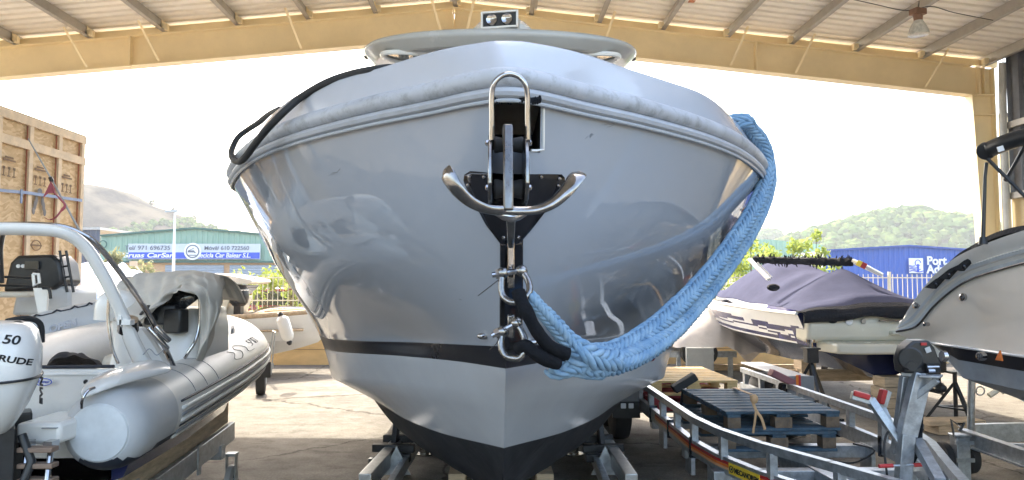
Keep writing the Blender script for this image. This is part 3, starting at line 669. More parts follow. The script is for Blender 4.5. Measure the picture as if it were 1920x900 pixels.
# anchor pocket cut into the stem
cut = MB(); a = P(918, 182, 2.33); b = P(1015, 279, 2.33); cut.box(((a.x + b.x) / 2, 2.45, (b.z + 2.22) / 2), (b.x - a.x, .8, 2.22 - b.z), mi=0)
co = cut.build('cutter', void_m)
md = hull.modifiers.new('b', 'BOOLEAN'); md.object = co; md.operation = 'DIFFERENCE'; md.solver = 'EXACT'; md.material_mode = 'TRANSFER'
dg = bpy.context.evaluated_depsgraph_get(); dg.update(); me = bpy.data.meshes.new_from_object(hull.evaluated_get(dg))
if len(me.polygons) > 1000: hull.modifiers.clear(); hull.data = me; me.set_sharp_from_angle(angle=R(38))
else: hull.modifiers.clear(); print('BOOLEAN FAILED')
print('hull polys', len(me.polygons), [m.name for m in hull.data.materials])
bpy.data.objects.remove(co)
# bright lip round the pocket
m = MB(); pr = .004
pts = [hit(1018, y, .003)[0] for y in (203, 220, 240, 262, 280)] + [hit(x, 282, .003)[0] for x in (1005, 995)]
m.tube(pts, .0045, 6); m.build('pocket_lip', white_gel, my)
# ragged edge of the pad above the pocket
m = MB(); rnd = random.Random(2)
for i in range(22):
    p = P(924 + i * 4.2, 187 + rnd.uniform(-3, 3), 2.285 - .0); m.ball(p, (.006, .006, rnd.uniform(.008, .014)), 6, 4)
m.build('torn_foam', black_cloth, my)
# rub rails
def rail_path(off, z):
    s_ = L_['S']; out = []
    for i in range(NS - 1, -1, -1): out.append((-1, i))
    pts = []
    idx = [(-1, i) for i in range(NS - 2, -1, -1)] + [(1, i) for i in range(1, NS - 1)]
    for sg_, i in idx:
        t = s_[min(i + 1, NS - 1)] - s_[max(i - 1, 0)]; nx, ny = t[1], -t[0]; L = math.hypot(nx, ny) or 1; nx /= L; ny /= L
        if i == 0: nx, ny = 0, -1
        pts.append(V((X0 + sg_ * (s_[i][0] + nx * off), s_[i][1] + ny * off, z)))
    return pts
m = MB(); m.tube(rail_path(.006, 2.188), .024, 10, up=V((0, 0, 1)), flat=.85); m.build('lower_rubrail', rubber, my)
m = MB(); m.tube(rail_path(.004, 2.237), .035, 12, up=V((0, 0, 1)), flat=.95); m.build('upper_rubrail', rubber2, my)
m = MB(); m.tube(rail_path(.012, 2.163), .007, 8, up=V((0, 0, 1))); m.build('rail_edge', gel_low, my)
# bulwark
TBp = [(2.354, 0), (2.356, .03), (2.378, .085), (2.446, .20), (2.657, .435), (2.833, .63), (2.988, .79), (3.36, 1.03), (4.06, 1.36), (4.7, 1.53), (5.5, 1.57), (9.5, 1.53)]
def curve(a):
    Y0 = a[0][0]; us = [q[0] for q in a]; Y = Y0 + (YE - Y0) * US ** 2
    return np.stack([pchip(us, [q[1] for q in a], Y), Y], 1)
tb = curve(TBp); s_ = L_['S']; cols = []
for sg_, i in [(-1, i) for i in range(NS - 1, 0, -1)] + [(1, i) for i in range(NS)]:
    a = s_[i]; b = tb[i]; c_ = []
    for f, z in ((0, 2.24), (.0, 2.262), (.10, 2.268), (.16, 2.285), (.45, 2.32), (.8, 2.352), (1.0, 2.372), (1.12, 2.378)): c_.append(V((X0 + sg_ * (a[0] + (b[0] - a[0]) * f), a[1] + (b[1] - a[1]) * f, z)))
    for d_, z in ((.10, 2.372), (.16, 2.33), (.18, 2.27)):
        k = max(0, 1 - d_ / max(.001, math.hypot(b[0], 6.5 - b[1]))); c_.append(V((X0 + sg_ * b[0] * k, 6.5 - (6.5 - b[1]) * k if b[1] < 6.5 else b[1], z)))
    cols.append(c_)
m = MB(); m.grid(cols); m.build('bulwark', pm('foredeck gelcoat', (.47, .49, .54), .2, var=.03, scale=2, coat=.5, dirt=.12, dirtcol=(.36, .37, .39)), my, sharp=110)
m = MB(); dk = [[V((X0 - tb[i][0] * .9, tb[i][1] + .12, 2.29)), V((X0 + tb[i][0] * .9, tb[i][1] + .12, 2.29))] for i in range(NS)]; m.grid(dk); m.build('deck', white_gel, my)
# cabin and pillars carrying the hardtop
m = MB(); m.grid([[V((X0 + x, y, z)) for x, y, z in r] for r in (
    [(-.95, 8.4, 2.25), (-.95, 6.3, 2.25), (-.5, 5.3, 2.25), (.5, 5.3, 2.25), (.95, 6.3, 2.25), (.95, 8.4, 2.25)],
    [(-.9, 8.4, 2.62), (-.88, 6.4, 2.62), (-.45, 5.6, 2.62), (.45, 5.6, 2.62), (.88, 6.4, 2.62), (.9, 8.4, 2.62)])]); m.build('console', white_gel, my)
m = MB(); m.grid([[V((X0 + x, y, z)) for x, y, z in r] for r in (
    [(-.88, 6.5, 2.62), (-.45, 5.65, 2.62), (.45, 5.65, 2.62), (.88, 6.5, 2.62)], [(-.8, 7.0, 3.40), (-.42, 6.5, 3.42), (.42, 6.5, 3.42), (.8, 7.0, 3.40)])]); m.build('windscreen', glass_d, my)
for s1_ in (-1, 1): m = MB(); m.tube([(X0 + s1_ * .98, 7.6, 2.25), (X0 + s1_ * .92, 7.2, 3.55)], .05, 8, flat=.6); m.build('roof_pillar', roof_gel, my)
# hardtop: rounded plan, crowned, hollow underside
RC = P(940, 60, 6.0).x
def tplan(k):
    out = []
    for i in range(41):
        a = math.pi * i / 40; x = -math.cos(a); yy = math.sin(a) ** .55
        out.append((RC + x * 1.235 * k, 6.95 - yy * 1.05 * (1 - (1 - k) * .9)))
    return out + [(RC + 1.2 * k, 8.9), (RC - 1.2 * k, 8.9)]
def ring(k, z0, crown, dip=0.): return [V((x, y, z0 + crown * (1 - ((x - RC) / 1.24) ** 2) - dip + (y - 5.9) * .075 + .03)) for x, y in tplan(k)]
m = MB(); rings = [ring(.02, 3.61, .05), ring(.5, 3.61, .05), ring(.93, 3.60, .03), ring(.985, 3.595, .02), ring(1., 3.58, .01), ring(.998, 3.562, .0), ring(.985, 3.552, .0), ring(.93, 3.49, .0), ring(.90, 3.478, .0), ring(.87, 3.485, .0), ring(.5, 3.49, .0), ring(.02, 3.49, .0)]
m.grid(rings, closed=True); m.build('hardtop', roof_gel, my, sharp=60)
for s1_, c_ in ((-1, (783, 106)), (1, (1098, 98))):
    c = V((RC + s1_ * .72, 6.36, 3.527)); el = [c + V((math.cos(a) * .25 * 1.15, math.sin(a) * .16 + s1_ * -math.cos(a) * -.10 * s1_ * (1 if s1_ > 0 else -1) * -1, .0)) for a in [k * math.pi / 14 for k in range(28)]]
    m = MB(); m.tube(el, .022, 8, closed=True); rm = m.build('roof_light_rim', white_gel, my)
    m = MB(); m.add([p + V((0, 0, .004)) for p in el], [tuple(range(28))]); m.build('pane', glass_d, rm)
for s1_, p in ((-1, P(684, 95, 6.9)), (1, P(1191, 102, 6.9))): m = MB(); m.ball((RC + s1_ * 1.22, 6.75, 3.66), (.03, .05, .022)); m.build('nav_light', black_pl, my)
c = P(942, 50, 6.4); m = MB(); m.lathe([(.28, -.10), (.275, -.03), (.22, .03), (.12, .065), (.02, .075)], (c.x, 6.5, 3.84), n=32); m.build('radar_dome', white_gel, my)
# twin searchlight
cp = P(934, 40, 6.15); Mr = Matrix.Rotation(R(-12), 3, 'Z'); sl = MB(); hw, hh, dd = .15, .065, .16
sl.box(cp + Mr @ V((.02, .06, 0)), (hw * 2 - .02, dd, hh * 2 - .01), M=Mr); sl = sl.build('searchlight', pm('light housing', (.5, .5, .5), .4), my, bevel=.012)
m = MB(); f = cp + Mr @ V((.02, -.03, 0))
for dx, dz, w_, h_ in ((0, hh, hw * 2, .016), (0, -hh, hw * 2, .016), (-hw, 0, .016, hh * 2 + .016), (hw, 0, .016, hh * 2 + .016)): m.box(f + Mr @ V((dx, -.006, dz)), (w_, .03, h_), M=Mr)
m.build('rim', white_gel, sl)
m = MB(); m.box(f + Mr @ V((0, 0.0, 0)), (hw * 2 - .02, .012, hh * 2 - .02), M=Mr); m.build('lens_back', black_pl, sl)
for dx in (-.065, .065): m = MB(); m.lathe([(.05, 0), (.045, .02), (.018, .008), (.01, .008)], f + Mr @ V((dx, -.006, 0)), Mr @ V((0, -1, 0)), 20); m.build('reflector', steel, sl)
m = MB(); m.box(cp + V((.04, .06, -.10)), (.10, .08, .07)); m.build('bracket', white_gel, sl)

# ---- bow plate, stem strap, fittings snapped on the hull skin
def patch(poly, name, mat_, off=.006, res=14, par=my, th=.004):
    # polygon in photo pixels laid onto the hull skin, given thickness
    xs = [p[0] for p in poly]; ys = [p[1] for p in poly]; mm = MB(); rows = []
    y0, y1 = min(ys), max(ys)
    def ext(y):
        c = []
        for i in range(len(poly)):
            (xa, ya), (xb, yb) = poly[i], poly[(i + 1) % len(poly)]
            if (ya - y) * (yb - y) <= 0 and ya != yb: c.append(xa + (xb - xa) * (y - ya) / (yb - ya))
        return min(c), max(c)
    for j in range(res + 1):
        y = y0 + (y1 - y0) * (j + .001) / (res + .002); a, b = ext(y); rows.append([hit(a + (b - a) * i / 12, y, off)[0] for i in range(13)])
    mm.grid(rows); return mm.build(name, mat_, par, solid=th, sharp=25)
try:
    patch([(884, 321), (1044, 323), (1054, 330), (1055, 340), (1040, 368), (990, 432), (968, 456), (955, 459), (943, 456), (915, 420), (880, 355), (873, 338), (875, 326)], 'bow_plate', steel_dark, .010, 26)
    patch([(940, 445), (978, 445), (978, 560), (975, 655), (940, 655)], 'stem_strap', steel_dark, .006, 12)
except Exception as e: print('PATCH', e)
m = MB()
for px, py in ((885, 331), (882, 346), (1010, 331), (1044, 334), (1042, 347), (949, 443), (968, 443), (912, 331)):
    p, nn = hit(px, py, .014); m.lathe([(.0065, 0), (.005, .003), (.001, .0035)], p, nn, 10)
m.build('bow_plate_screws', steel, my)
for px, py in ((908, 629), (995, 641)):
    p, nn = hit(px, py, .004); m = MB(); m.ball(p, (.024, .016, .013), 16, 8); fo = m.build('hull_eye', steel, my)
    m = MB(); m.ball(p + V((0, -.012, 0)), (.006, .006, .004)); m.build('hole', void_m, fo)
# scuffs on the gelcoat
m = MB(); sc = pm('scuff mark', (.14, .15, .17), .6, var=.3); rnd = random.Random(5)
def scuff(a, b, nn_=6, wd=.0016):
    for k in range(nn_):
        q0 = (a[0] + rnd.uniform(-7, 7), a[1] + rnd.uniform(-4, 4)); q1 = (b[0] + rnd.uniform(-7, 7), b[1] + rnd.uniform(-4, 4))
        t0 = rnd.random() * .6; t1 = t0 + rnd.uniform(.15, .4)
        pa, na = hit(q0[0] + (q1[0] - q0[0]) * t0, q0[1] + (q1[1] - q0[1]) * t0, .0008); pb, _ = hit(q0[0] + (q1[0] - q0[0]) * t1, q0[1] + (q1[1] - q0[1]) * t1, .0008)
        m.beam(pa, pb, wd, .0006, na)
scuff((1098, 262), (1112, 245), 7); scuff((1130, 238), (1162, 230), 6, .0011); scuff((620, 327), (645, 318), 5); scuff((855, 556), (880, 564), 2, .001)
m.build('scuff_marks', sc, my)
# roller cheeks and hoop
YA = 2.12
for px, nm in ((919, 0), (988, 1)):
    x = P(px, 300, YA).x; pr = [(2.40, 238), (2.20, 240), (2.13, 262), (2.09, 300), (2.09, 345), (2.14, 372), (2.42, 378)]
    m = MB(); m.prism([(x - .006, Y, P(px, py, 2.1).z) for Y, py in pr], (.012, 0, 0)); m.build('roller_cheek', steel_worn, my, bevel=.003)
for py, r_ in ((352, .030), (268, .025)):
    a = P(926, py, 2.16); b = P(982, py, 2.16); m = MB(); m.lathe([(r_ * .9, 0), (r_, .005), (r_ * .72, (b.x - a.x) / 2), (r_, b.x - a.x - .005), (r_ * .9, b.x - a.x)], V((a.x, 2.19, a.z)), V((1, 0, 0)), 20); m.build('bow_roller', black_rub, my)
for px in (914, 993):
    for py in (268, 352): m = MB(); c = P(px, py, 2.15); m.lathe([(.009, -.006), (.009, .004), (.004, .007)], c, V((1 if px > 950 else -1, 0, 0)), 6); m.build('roller_bolt', steel, my)
hp = [P(922, 262, 2.14), P(922, 215, 2.13), P(922, 178, 2.12), P(927, 156, 2.11), P(940, 143, 2.11), P(956, 139, 2.11), P(973, 144, 2.11), P(985, 158, 2.11), P(989, 180, 2.12), P(989, 215, 2.13), P(990, 262, 2.14)]
m = MB(); m.tube(smooth_path(hp, 6), .0078, 12); m.build('roller_hoop', steel_dark if 0 else steel, my)
# chain plate hanging under the anchor (joined links)
YC = 2.36
m = MB()
m.tube([P(958, 455, YC), P(958, 520, YC + .01)], .011, 8); m.build('towing_eye', steel, my)
for a, b, r_ in ((500, 540, .015), (590, 632, .015)):
    m = MB(); m.beam(P(958, a, YC + .03), P(958, b, YC + .04), .022, .03, V((0, 1, 0))); m.build('eye_block', steel_worn, my, bevel=.004)

# ---- anchor
an = thing('anchor', 'polished stainless claw anchor stowed on the bow roller of the grey boat', 'anchor', P(955, 400, 2.05))
m = MB(); ws = .0135
prof = [(2.34, 206), (2.22, 212), (2.08, 228), (2.055, 268), (2.03, 300), (2.01, 396), (2.05, 404), (2.07, 396), (2.08, 300), (2.12, 275), (2.16, 250), (2.34, 240)]
xs = P(953, 300, 2.05).x
m.prism([(xs - ws, Y, P(953, py, 2.05).z) for Y, py in prof], (2 * ws, 0, 0)); m.build('shank', pm('dull shank steel', (.20, .195, .19), .30, 1., var=.3, scale=16, dirt=.5, dirtcol=(.16, .09, .05), stretch=(1, 1, .5)), an, bevel=.005)
def fluke(pts, wd, th):
    mm = MB(); sp = smooth_path([P(x, y, Y) for x, y, Y in pts], 6); nN = len(sp); rows = []
    for i, p in enumerate(sp):
        t = i / (nN - 1); ti = t * (len(wd) - 1); k = min(int(ti), len(wd) - 2); w_ = wd[k] + (wd[k + 1] - wd[k]) * (ti - k)
        d = (sp[min(i + 1, nN - 1)] - sp[max(i - 1, 0)]).normalized(); sv = d.cross(V((0, 1, 0))).normalized(); u = V((0, 1, 0)) * .6 + sv * .65; u = (u - d * u.dot(d)).normalized(); s2 = d.cross(u)
        th_ = th * (1 if t < .85 else max(.25, (1 - t) / .15)); w_ *= (1 if t < .9 else max(.45, math.sqrt(max(0, 1 - ((t - .9) / .1) ** 2))))
        rows.append([p + u * (math.cos(a) * w_) + s2 * (math.sin(a) * th_) for a in [q * math.pi / 7 for q in range(14)]])
    mm.grid(rows, closed=True); mm.add(rows[-1], [tuple(range(14))]); mm.add(rows[0], [tuple(range(14))[::-1]]); return mm
fluke([(962, 394, 2.03), (920, 393, 2.02), (885, 380, 2.0), (858, 356, 1.99), (842, 332, 2.0), (833, 320, 2.02)], [.015, .015, .018, .023, .026, .022], .0105).build('fluke', pm('dark polished steel', (.30, .29, .285), .16, 1., var=.25, scale=20, dirt=.3, dirtcol=(.16, .14, .12)), an, sharp=50)
fluke([(946, 394, 2.03), (1000, 394, 2.02), (1035, 382, 2.0), (1062, 358, 1.99), (1078, 336, 2.0), (1088, 323, 2.02)], [.015, .015, .018, .023, .026, .022], .0105).build('fluke', pm('dark polished steel', (.30, .29, .285), .16, 1., var=.25, scale=20, dirt=.3, dirtcol=(.16, .14, .12)), an, sharp=50)
m = MB(); m.tube([P(930, 399, 2.05), P(945, 404, 2.04), P(958, 406, 2.04), P(972, 404, 2.04), P(986, 399, 2.05)], [.008, .014, .017, .014, .008], 10); m.build('centre_fluke', steel, an)
m = MB(); m.tube([P(958, 402, 2.08), P(958, 440, 2.12), P(958, 462, 2.2)], [.014, .011, .009], 10, flat=.7); m.build('crown_stem', steel_worn, an)

# ---- shackles
def shackle(label, pinL, pinR, pts, rs, Yp):
    t = thing('shackle', label, 'shackle', pts[0]); a = P(*pinL, Yp); b = P(*pinR, Yp); d = (b - a)
    m = MB(); m.tube(smooth_path(pts, 7), rs, 12); 
    for p in (pts[0], pts[-1]): m.ball(p, .019, 14, 10)
    m.build('bow', steel_worn, t)
    m = MB(); m.tube([a - d * .12, b + d * .06], .0095, 10); m.lathe([(.017, 0), (.017, .016)], a - d * .28, d.normalized(), 6); m.lathe([(.009, -.01), (.009, .02)], a - d * .30, d.normalized(), 10); m.build('pin', steel, t)
    return t
s1 = shackle('upper steel bow shackle on the stem, threaded through the higher black rope eye', (940, 513), (978, 507), [P(942, 512, 2.34), P(940, 535, 2.33), P(944, 556, 2.32), P(962, 567, 2.30), P(982, 560, 2.29), P(993, 545, 2.30), P(990, 526, 2.32), P(978, 508, 2.34)], .0105, 2.34)
m = MB(); m.tube(smooth_path([P(936, 524, 2.33), P(918, 538, 2.32), P(896, 555, 2.31)], 4), .0016, 5); m.build('cable_tie', black_pl, s1)
s2 = shackle('lower steel bow shackle on the stem, holding the black rope eye over the boot stripe', (937, 622), (969, 606), [P(942, 622, 2.36), P(939, 645, 2.35), P(945, 664, 2.34), P(958, 671, 2.33), P(975, 671, 2.32), P(984, 655, 2.32), P(983, 632, 2.34), P(969, 606, 2.36)], .0105, 2.36)
m = MB(); m.tube(smooth_path([P(938, 630, 2.34), P(930, 645, 2.33), P(918, 656, 2.32)], 4), .0016, 5); m.build('cable_tie', black_pl, s2)
# chain links between eyes
for k, (y0_, y1_) in enumerate(((462, 500), (528, 566), (562, 604))):
    pass

# ---- blue braided rope with black chafe sleeves
rp = thing('mooring_rope', 'thick blue braided rope with two black sleeved eyes, slung over the right gunwale', 'rope', P(1100, 670, 2.5))
bl = pm('blue rope strands', (.13, .25, .40), .85, var=.2, scale=9, col2=(.25, .385, .52), bump=.12, bscale=90, dirt=.4, dirtcol=(.42, .48, .52), spec=.1)
def braid(ctrl, r, name, strands=3, pitch=.018, rs_=None, wob=0., seed=1):
    c = smooth_path(ctrl, 14); L = [0]
    for i in range(1, len(c)): L.append(L[-1] + (c[i] - c[i - 1]).length)
    tot = L[-1]; N = max(20, int(tot / .006)); pts = []
    def at_s(s0):
        s0 = min(max(s0, 0), tot); i = min(max(1, int(np.searchsorted(L, s0))), len(c) - 1); f = (s0 - L[i - 1]) / (L[i] - L[i - 1] + 1e-9); return c[i - 1].lerp(c[i], f)
    pts = [at_s(tot * q / N) for q in range(N + 1)]
    u = V((0, -1, 0)); Fr = []
    for i in range(N + 1):
        T = (pts[min(i + 1, N)] - pts[max(i - 1, 0)]).normalized(); u = (u - T * u.dot(T)).normalized(); Fr.append((u, T.cross(u)))
    def surf(s0, a, rad):
        f = min(max(s0 / tot, 0), 1) * N; i = min(int(f), N - 1); t = f - i
        p = pts[i].lerp(pts[i + 1], t); uu = Fr[i][0].lerp(Fr[i + 1][0], t); vv = Fr[i][1].lerp(Fr[i + 1][1], t); return p + uu * (math.cos(a) * rad) + vv * (math.sin(a) * rad)
    m = MB(); rnd = random.Random(seed); ncol = 2 * strands; dA = 2 * math.pi / ncol; tw = rnd.uniform(0, 1)
    # plaited strands: each column of stitches leans the other way from its neighbour
    for k in range(ncol):
        sg_ = 1 if k % 2 else -1; s0 = pitch * rnd.random() * .3
        while s0 < tot:
            sz = (rs_[0] + (rs_[1] - rs_[0]) * s0 / tot) if rs_ else 1.
            R_ = r * sz * rnd.uniform(.97, 1.03); w_ = pitch * .33 * rnd.uniform(.88, 1.15); P_ = []; rs = []; tj = rnd.uniform(-.1, .1)
            jx, jy = rnd.uniform(-wob, wob), rnd.uniform(-wob, wob)
            for q in range(6):
                t = q / 5 - .5; a = (k + .5) * dA + tw + t * dA * 1.25 + jx * 20; s1 = s0 + sg_ * t * dA * R_ * (2.1 + tj) + jy
                P_.append(surf(s1, a, R_ * (.90 - .42 * t * t * 1.0) + abs(jx) * .5)); rs.append(w_ * (.55, .9, 1., 1., .9, .55)[q] * .92)
            m.tube(P_, rs, 7); s0 += pitch * sz
    m.tube(pts[::3], r * .74 * (rs_[0] * .8 if rs_ else 1), 10)
    return m.build(name, bl, rp, sharp=180)
A = [(1385, 228, 3.84), (1405, 240, 3.90), (1428, 268, 3.98), (1438, 305, 4.02), (1431, 350, 3.96), (1408, 400, 3.82), (1376, 450, 3.66), (1335, 505, 3.46), (1283, 562, 3.24), (1235, 607, 3.04), (1190, 640, 2.88), (1145, 662, 2.72), (1100, 666, 2.56)]
Bq = [(1388, 236, 3.98), (1415, 260, 4.06), (1436, 300, 4.14), (1441, 345, 4.08), (1424, 400, 3.96), (1396, 452, 3.84), (1352, 515, 3.62), (1300, 580, 3.34), (1252, 628, 3.06), (1205, 660, 2.84), (1160, 679, 2.66), (1120, 684, 2.54), (1085, 678, 2.47)]
braid([V((.75, 4.15, 2.37)), V((1.0, 4.0, 2.40))] + [P(*q) for q in A], .037, 'rope_leg', 3, .035, wob=.0012)
braid([V((.75, 4.35, 2.37)), V((1.05, 4.2, 2.40))] + [P(*q) for q in Bq], .037, 'rope_leg', 3, .035, wob=.0012, seed=2)
braid([P(*q) for q in ((1150, 676, 2.62), (1120, 676, 2.52), (1090, 664, 2.46), (1068, 650, 2.44))], .041, 'splice', 3, .038, wob=.006, seed=3)
braid([P(*q) for q in ((1125, 692, 2.56), (1100, 690, 2.50), (1072, 686, 2.47), (1045, 692, 2.46), (1030, 684, 2.46))], .030, 'splice', 3, .032, wob=.004, seed=4)
braid([P(*q) for q in ((1085, 655, 2.44), (1062, 634, 2.42), (1040, 608, 2.38), (1018, 585, 2.34), (1000, 564, 2.31), (992, 554, 2.30))], .028, 'eye_leg', 3, .030, rs_=(1.1, .6), wob=.0006, seed=5)
def sleeve(ctrl, rr, nm='chafe_sleeve'):
    c = smooth_path([P(*q) for q in ctrl], 8); m = MB(); n_ = len(c)
    rs = [rr[0] + (rr[1] - rr[0]) * i / (n_ - 1) + noise.noise(c[i] * 30) * .0025 for i in range(n_)]; m.tube(c, rs, 16, flat=.9); return m.build(nm, black_cloth, rp, sharp=60)
sleeve([(972, 546, 2.29), (976, 560, 2.28), (988, 585, 2.27), (1003, 615, 2.29), (1026, 645, 2.33), (1052, 660, 2.37), (1066, 664, 2.38)], (.021, .022))
sleeve([(972, 655, 2.33), (985, 648, 2.31), (1000, 660, 2.31), (1020, 672, 2.34), (1044, 680, 2.38)], (.022, .025))
sleeve([(1012, 664, 2.36), (1040, 664, 2.38), (1058, 668, 2.40)], (.02, .018))
m = MB(); m.tube([P(1222 + 9 * math.cos(a), 655 + 21 * math.sin(a), 2.93 - .05 * math.cos(a * 1)) for a in [k * math.pi / 8 for k in range(12)]], .0035, 5); m.build('whipping', pm('red twine', (.25, .06, .10), .8), rp)

# ---- black fender hose along the left gunwale
hz = [(735, 127, 2.72), (700, 131, 2.72), (655, 140, 2.82), (610, 156, 2.90), (565, 182, 3.0), (530, 212, 2.98), (500, 243, 3.02), (478, 270, 3.1), (462, 292, 3.2), (449, 303, 3.35), (437, 298, 3.6), (434, 283, 3.9), (446, 258, 4.1), (465, 243, 4.15), (482, 232, 4.0), (503, 216, 3.7), (525, 205, 3.35)]
m = MB(); m.tube(smooth_path([P(*q) for q in hz], 6), .015, 10); ho = m.build('dock_line', black_rub)
tag(ho, 'black sheathed dock line looped over the left gunwale of the grey boat', 'rope')

# ---- cradle under the boat
def cradle_arm(s_, label):
    t = thing('boat_stand', label, 'boat stand', (X0 + s_ * .95, 6.4, 0), 0, 'cradle stands under the grey boat')
    up_ = P(768 if s_ < 0 else 1122, 806, 6.9); lo = P(684 if s_ < 0 else 1184, 905, 5.3); lo.z = max(.08, lo.z); m = MB(); d = (lo - up_).normalized()
    m.beam(up_ + V((.0, 0, -.02)), lo, .09, .12); m.build('arm', alu, t, bevel=.006)
    up2 = up_ + V((-s_ * .12, .05, -.05)); lo2 = lo + V((-s_ * .17, -.05, -.04)); m = MB(); m.beam(up2, lo2, .05, .09); m.build('side_arm', galv, t, bevel=.004)
    for k, (px_, py_, Y_, w_) in enumerate(((748, 822, 6.35, .26), (738, 840, 6.1, .34), (750, 858, 6.0, .17), (706, 866, 5.9, .12))):
        c = P(px_ if s_ < 0 else 1868 - px_, py_, Y_); m = MB(); m.box(c, (w_, .06, .06), s_ * .12); m.build('clamp_bar', steel_worn if k == 3 else black_pl, t, bevel=.005)
    m = MB(); q = P(745 if s_ < 0 else 1123, 806, 6.3); m.beam(q + V((0, 0, .10)), q + V((s_ * .03, -.1, -.30)), .04, .06); m.build('upright', black_pl, t)
    m = MB(); c = up_.lerp(lo, .35); m.beam((c.x, c.y, c.z - .04), (c.x - s_ * .05, c.y, 0), .07, .07); m.build('foot', galv, t)
    m = MB(); c = up_.lerp(lo, .8); m.beam((c.x, c.y, c.z - .04), (c.x, c.y, 0), .07, .07); m.box((c.x, c.y, .01), (.2, .2, .02)); m.build('foot', galv, t)
    m = MB(); c = up_.lerp(lo, .62) + V((-s_ * .09, 0, .0)); m.prism([c + V((-.11, 0, -.12)), c + V((.11, 0, -.12)), c + V((0, 0, .10))], (0, .02, 0)); m.build('gusset', galv, t)
cradle_arm(-1, 'left aluminium cradle arm with clamp bars, slanting out from under the grey hull')
cradle_arm(1, 'right aluminium cradle arm with clamp bars, beside the double wheeled trailer')
for px, sg_ in ((795, -1), (1076, 1)):
    c = PZ(px, 852, 0); m = MB(); m.tube([(c.x, c.y, 0), (c.x, c.y, .52)], .045, 14); m.lathe([(.09, 0), (.09, .012)], c); m.box((c.x, c.y, .53), (.16, .16, .02))
    tag(m.build('prop_post', steel_worn), 'short round steel prop standing under the %s side of the grey hull' % ('left' if sg_ < 0 else 'right'), 'prop', 'round props under the grey hull')
for px, py, sg_ in ((857, 900, -1), (1022, 900, 1)):
    c = P(px, 893, 5.9); z1 = P(px, 887, 5.9).z; m = MB(); m.box((c.x, 6.0, z1 / 2 + .0), (.13, .25, z1)); tag(m.build('timber_block', wood), 'raw timber block under the keel on the %s side' % ('left' if sg_ < 0 else 'right'), 'block', 'timber blocks under the keel')
# ================================================================ LEFT SIDE
def tubes_path(c, nn=10): return smooth_path(c, nn)
rb = thing('inflatable_boat', 'white inflatable boat with radar arch, grey cover and outboard in the left foreground', 'inflatable boat', (-2.6, 5.5, .45))
T1 = [V(p) for p in [(-1.93, 3.86, .87), (-1.96, 4.3, .875), (-2.0, 5.0, .90), (-2.05, 5.8, .94), (-2.15, 6.55, 1.0), (-2.5, 7.15, 1.08), (-2.95, 7.32, 1.10), (-3.35, 7.05, 1.08), (-3.55, 6.3, 1.0), (-3.58, 5.4, .93), (-3.5, 4.6, .89), (-3.42, 3.9, .87)]]
pth = smooth_path(T1, 10); N = len(pth); RT = .205
# tube with navy lower quarter: rings in explicit material bands
def ringtube(pts, rf, n=32):
    m = MB(); rows = []
    for i, p in enumerate(pts):
        T = (pts[min(i + 1, len(pts) - 1)] - pts[max(i - 1, 0)]).normalized(); sv = T.cross(V((0, 0, 1))).normalized(); u = sv.cross(T); r = rf(i)
        rows.append([p + sv * math.cos(a) * r + u * math.sin(a) * r for a in [2 * math.pi * k / n for k in range(n)]])
    return rows
rows = ringtube(pth, lambda i: RT)
# bands: angle measured from outboard horizontal; below -48 deg navy
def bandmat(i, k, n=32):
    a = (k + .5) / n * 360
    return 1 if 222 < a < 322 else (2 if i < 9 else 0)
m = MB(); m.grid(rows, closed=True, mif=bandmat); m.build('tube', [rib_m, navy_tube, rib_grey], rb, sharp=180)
for e, idx in ((0, 0), (1, N - 1)):
    p = pth[idx]; d = (pth[0] - pth[1]).normalized() if e == 0 else (pth[-1] - pth[-2]).normalized()
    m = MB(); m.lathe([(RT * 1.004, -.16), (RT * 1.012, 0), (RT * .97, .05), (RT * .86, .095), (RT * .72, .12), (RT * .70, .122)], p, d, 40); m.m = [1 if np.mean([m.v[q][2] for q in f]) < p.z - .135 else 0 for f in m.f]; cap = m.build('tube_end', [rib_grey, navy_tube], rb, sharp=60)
    m = MB(); m.lathe([(RT * .70, .120), (RT * .66, .132), (RT * .4, .145), (.02, .15)], p, d, 40); m.build('end_disc', pm('pale disc', (.62, .66, .69), .45), cap)
# rub strakes along the outside
def strake(a_, r_, mat_, nm, k0=10, k1=N - 4, off=1.0):
    pts = []
    for i in range(k0, k1):
        T = (pth[min(i + 1, N - 1)] - pth[max(i - 1, 0)]).normalized(); sv = T.cross(V((0, 0, 1))).normalized(); u = sv.cross(T); pts.append(pth[i] + (sv * math.cos(a_) + u * math.sin(a_)) * RT * off)
    m = MB(); m.tube(pts, r_, 7); m.build(nm, mat_, rb, sharp=180)
for a_, r_, mm_ in ((R(16), .007, navy_tube), (R(5), .013, rib_m), (R(-5), .010, strake_g), (R(-14), .013, rib_m), (R(-23), .007, navy_tube), (R(-34), .012, strake_g), (R(-44), .012, rib_m)):
    strake(a_, r_, mm_, 'rubbing_strake')
for k in (14, 17, 20):
    p = pth[k]; T = (pth[k + 1] - pth[k - 1]).normalized(); sv = T.cross(V((0, 0, 1))).normalized(); u = sv.cross(T)
    m = MB(); m.tube([p + (sv * math.cos(R(a)) + u * math.sin(R(a))) * RT * 1.0 for a in range(20, 112, 8)], .0028, 6); m.build('tube_seam', strake_g, rb)
# grab handles and rope pads on top of the bow
for k in (40, 58): 
    p = pth[k]; T = (pth[k + 1] - pth[k - 1]).normalized(); sv = T.cross(V((0, 0, 1))).normalized(); u = V((0, 0, 1)); c = p + u * RT * .86 - sv * .1
    m = MB(); m.tube(smooth_path([c - T * .13, c - T * .1 + u * .035, c + T * .1 + u * .035, c + T * .13], 4), .012, 7, flat=.6); m.build('grab_handle', strake_g, rb)
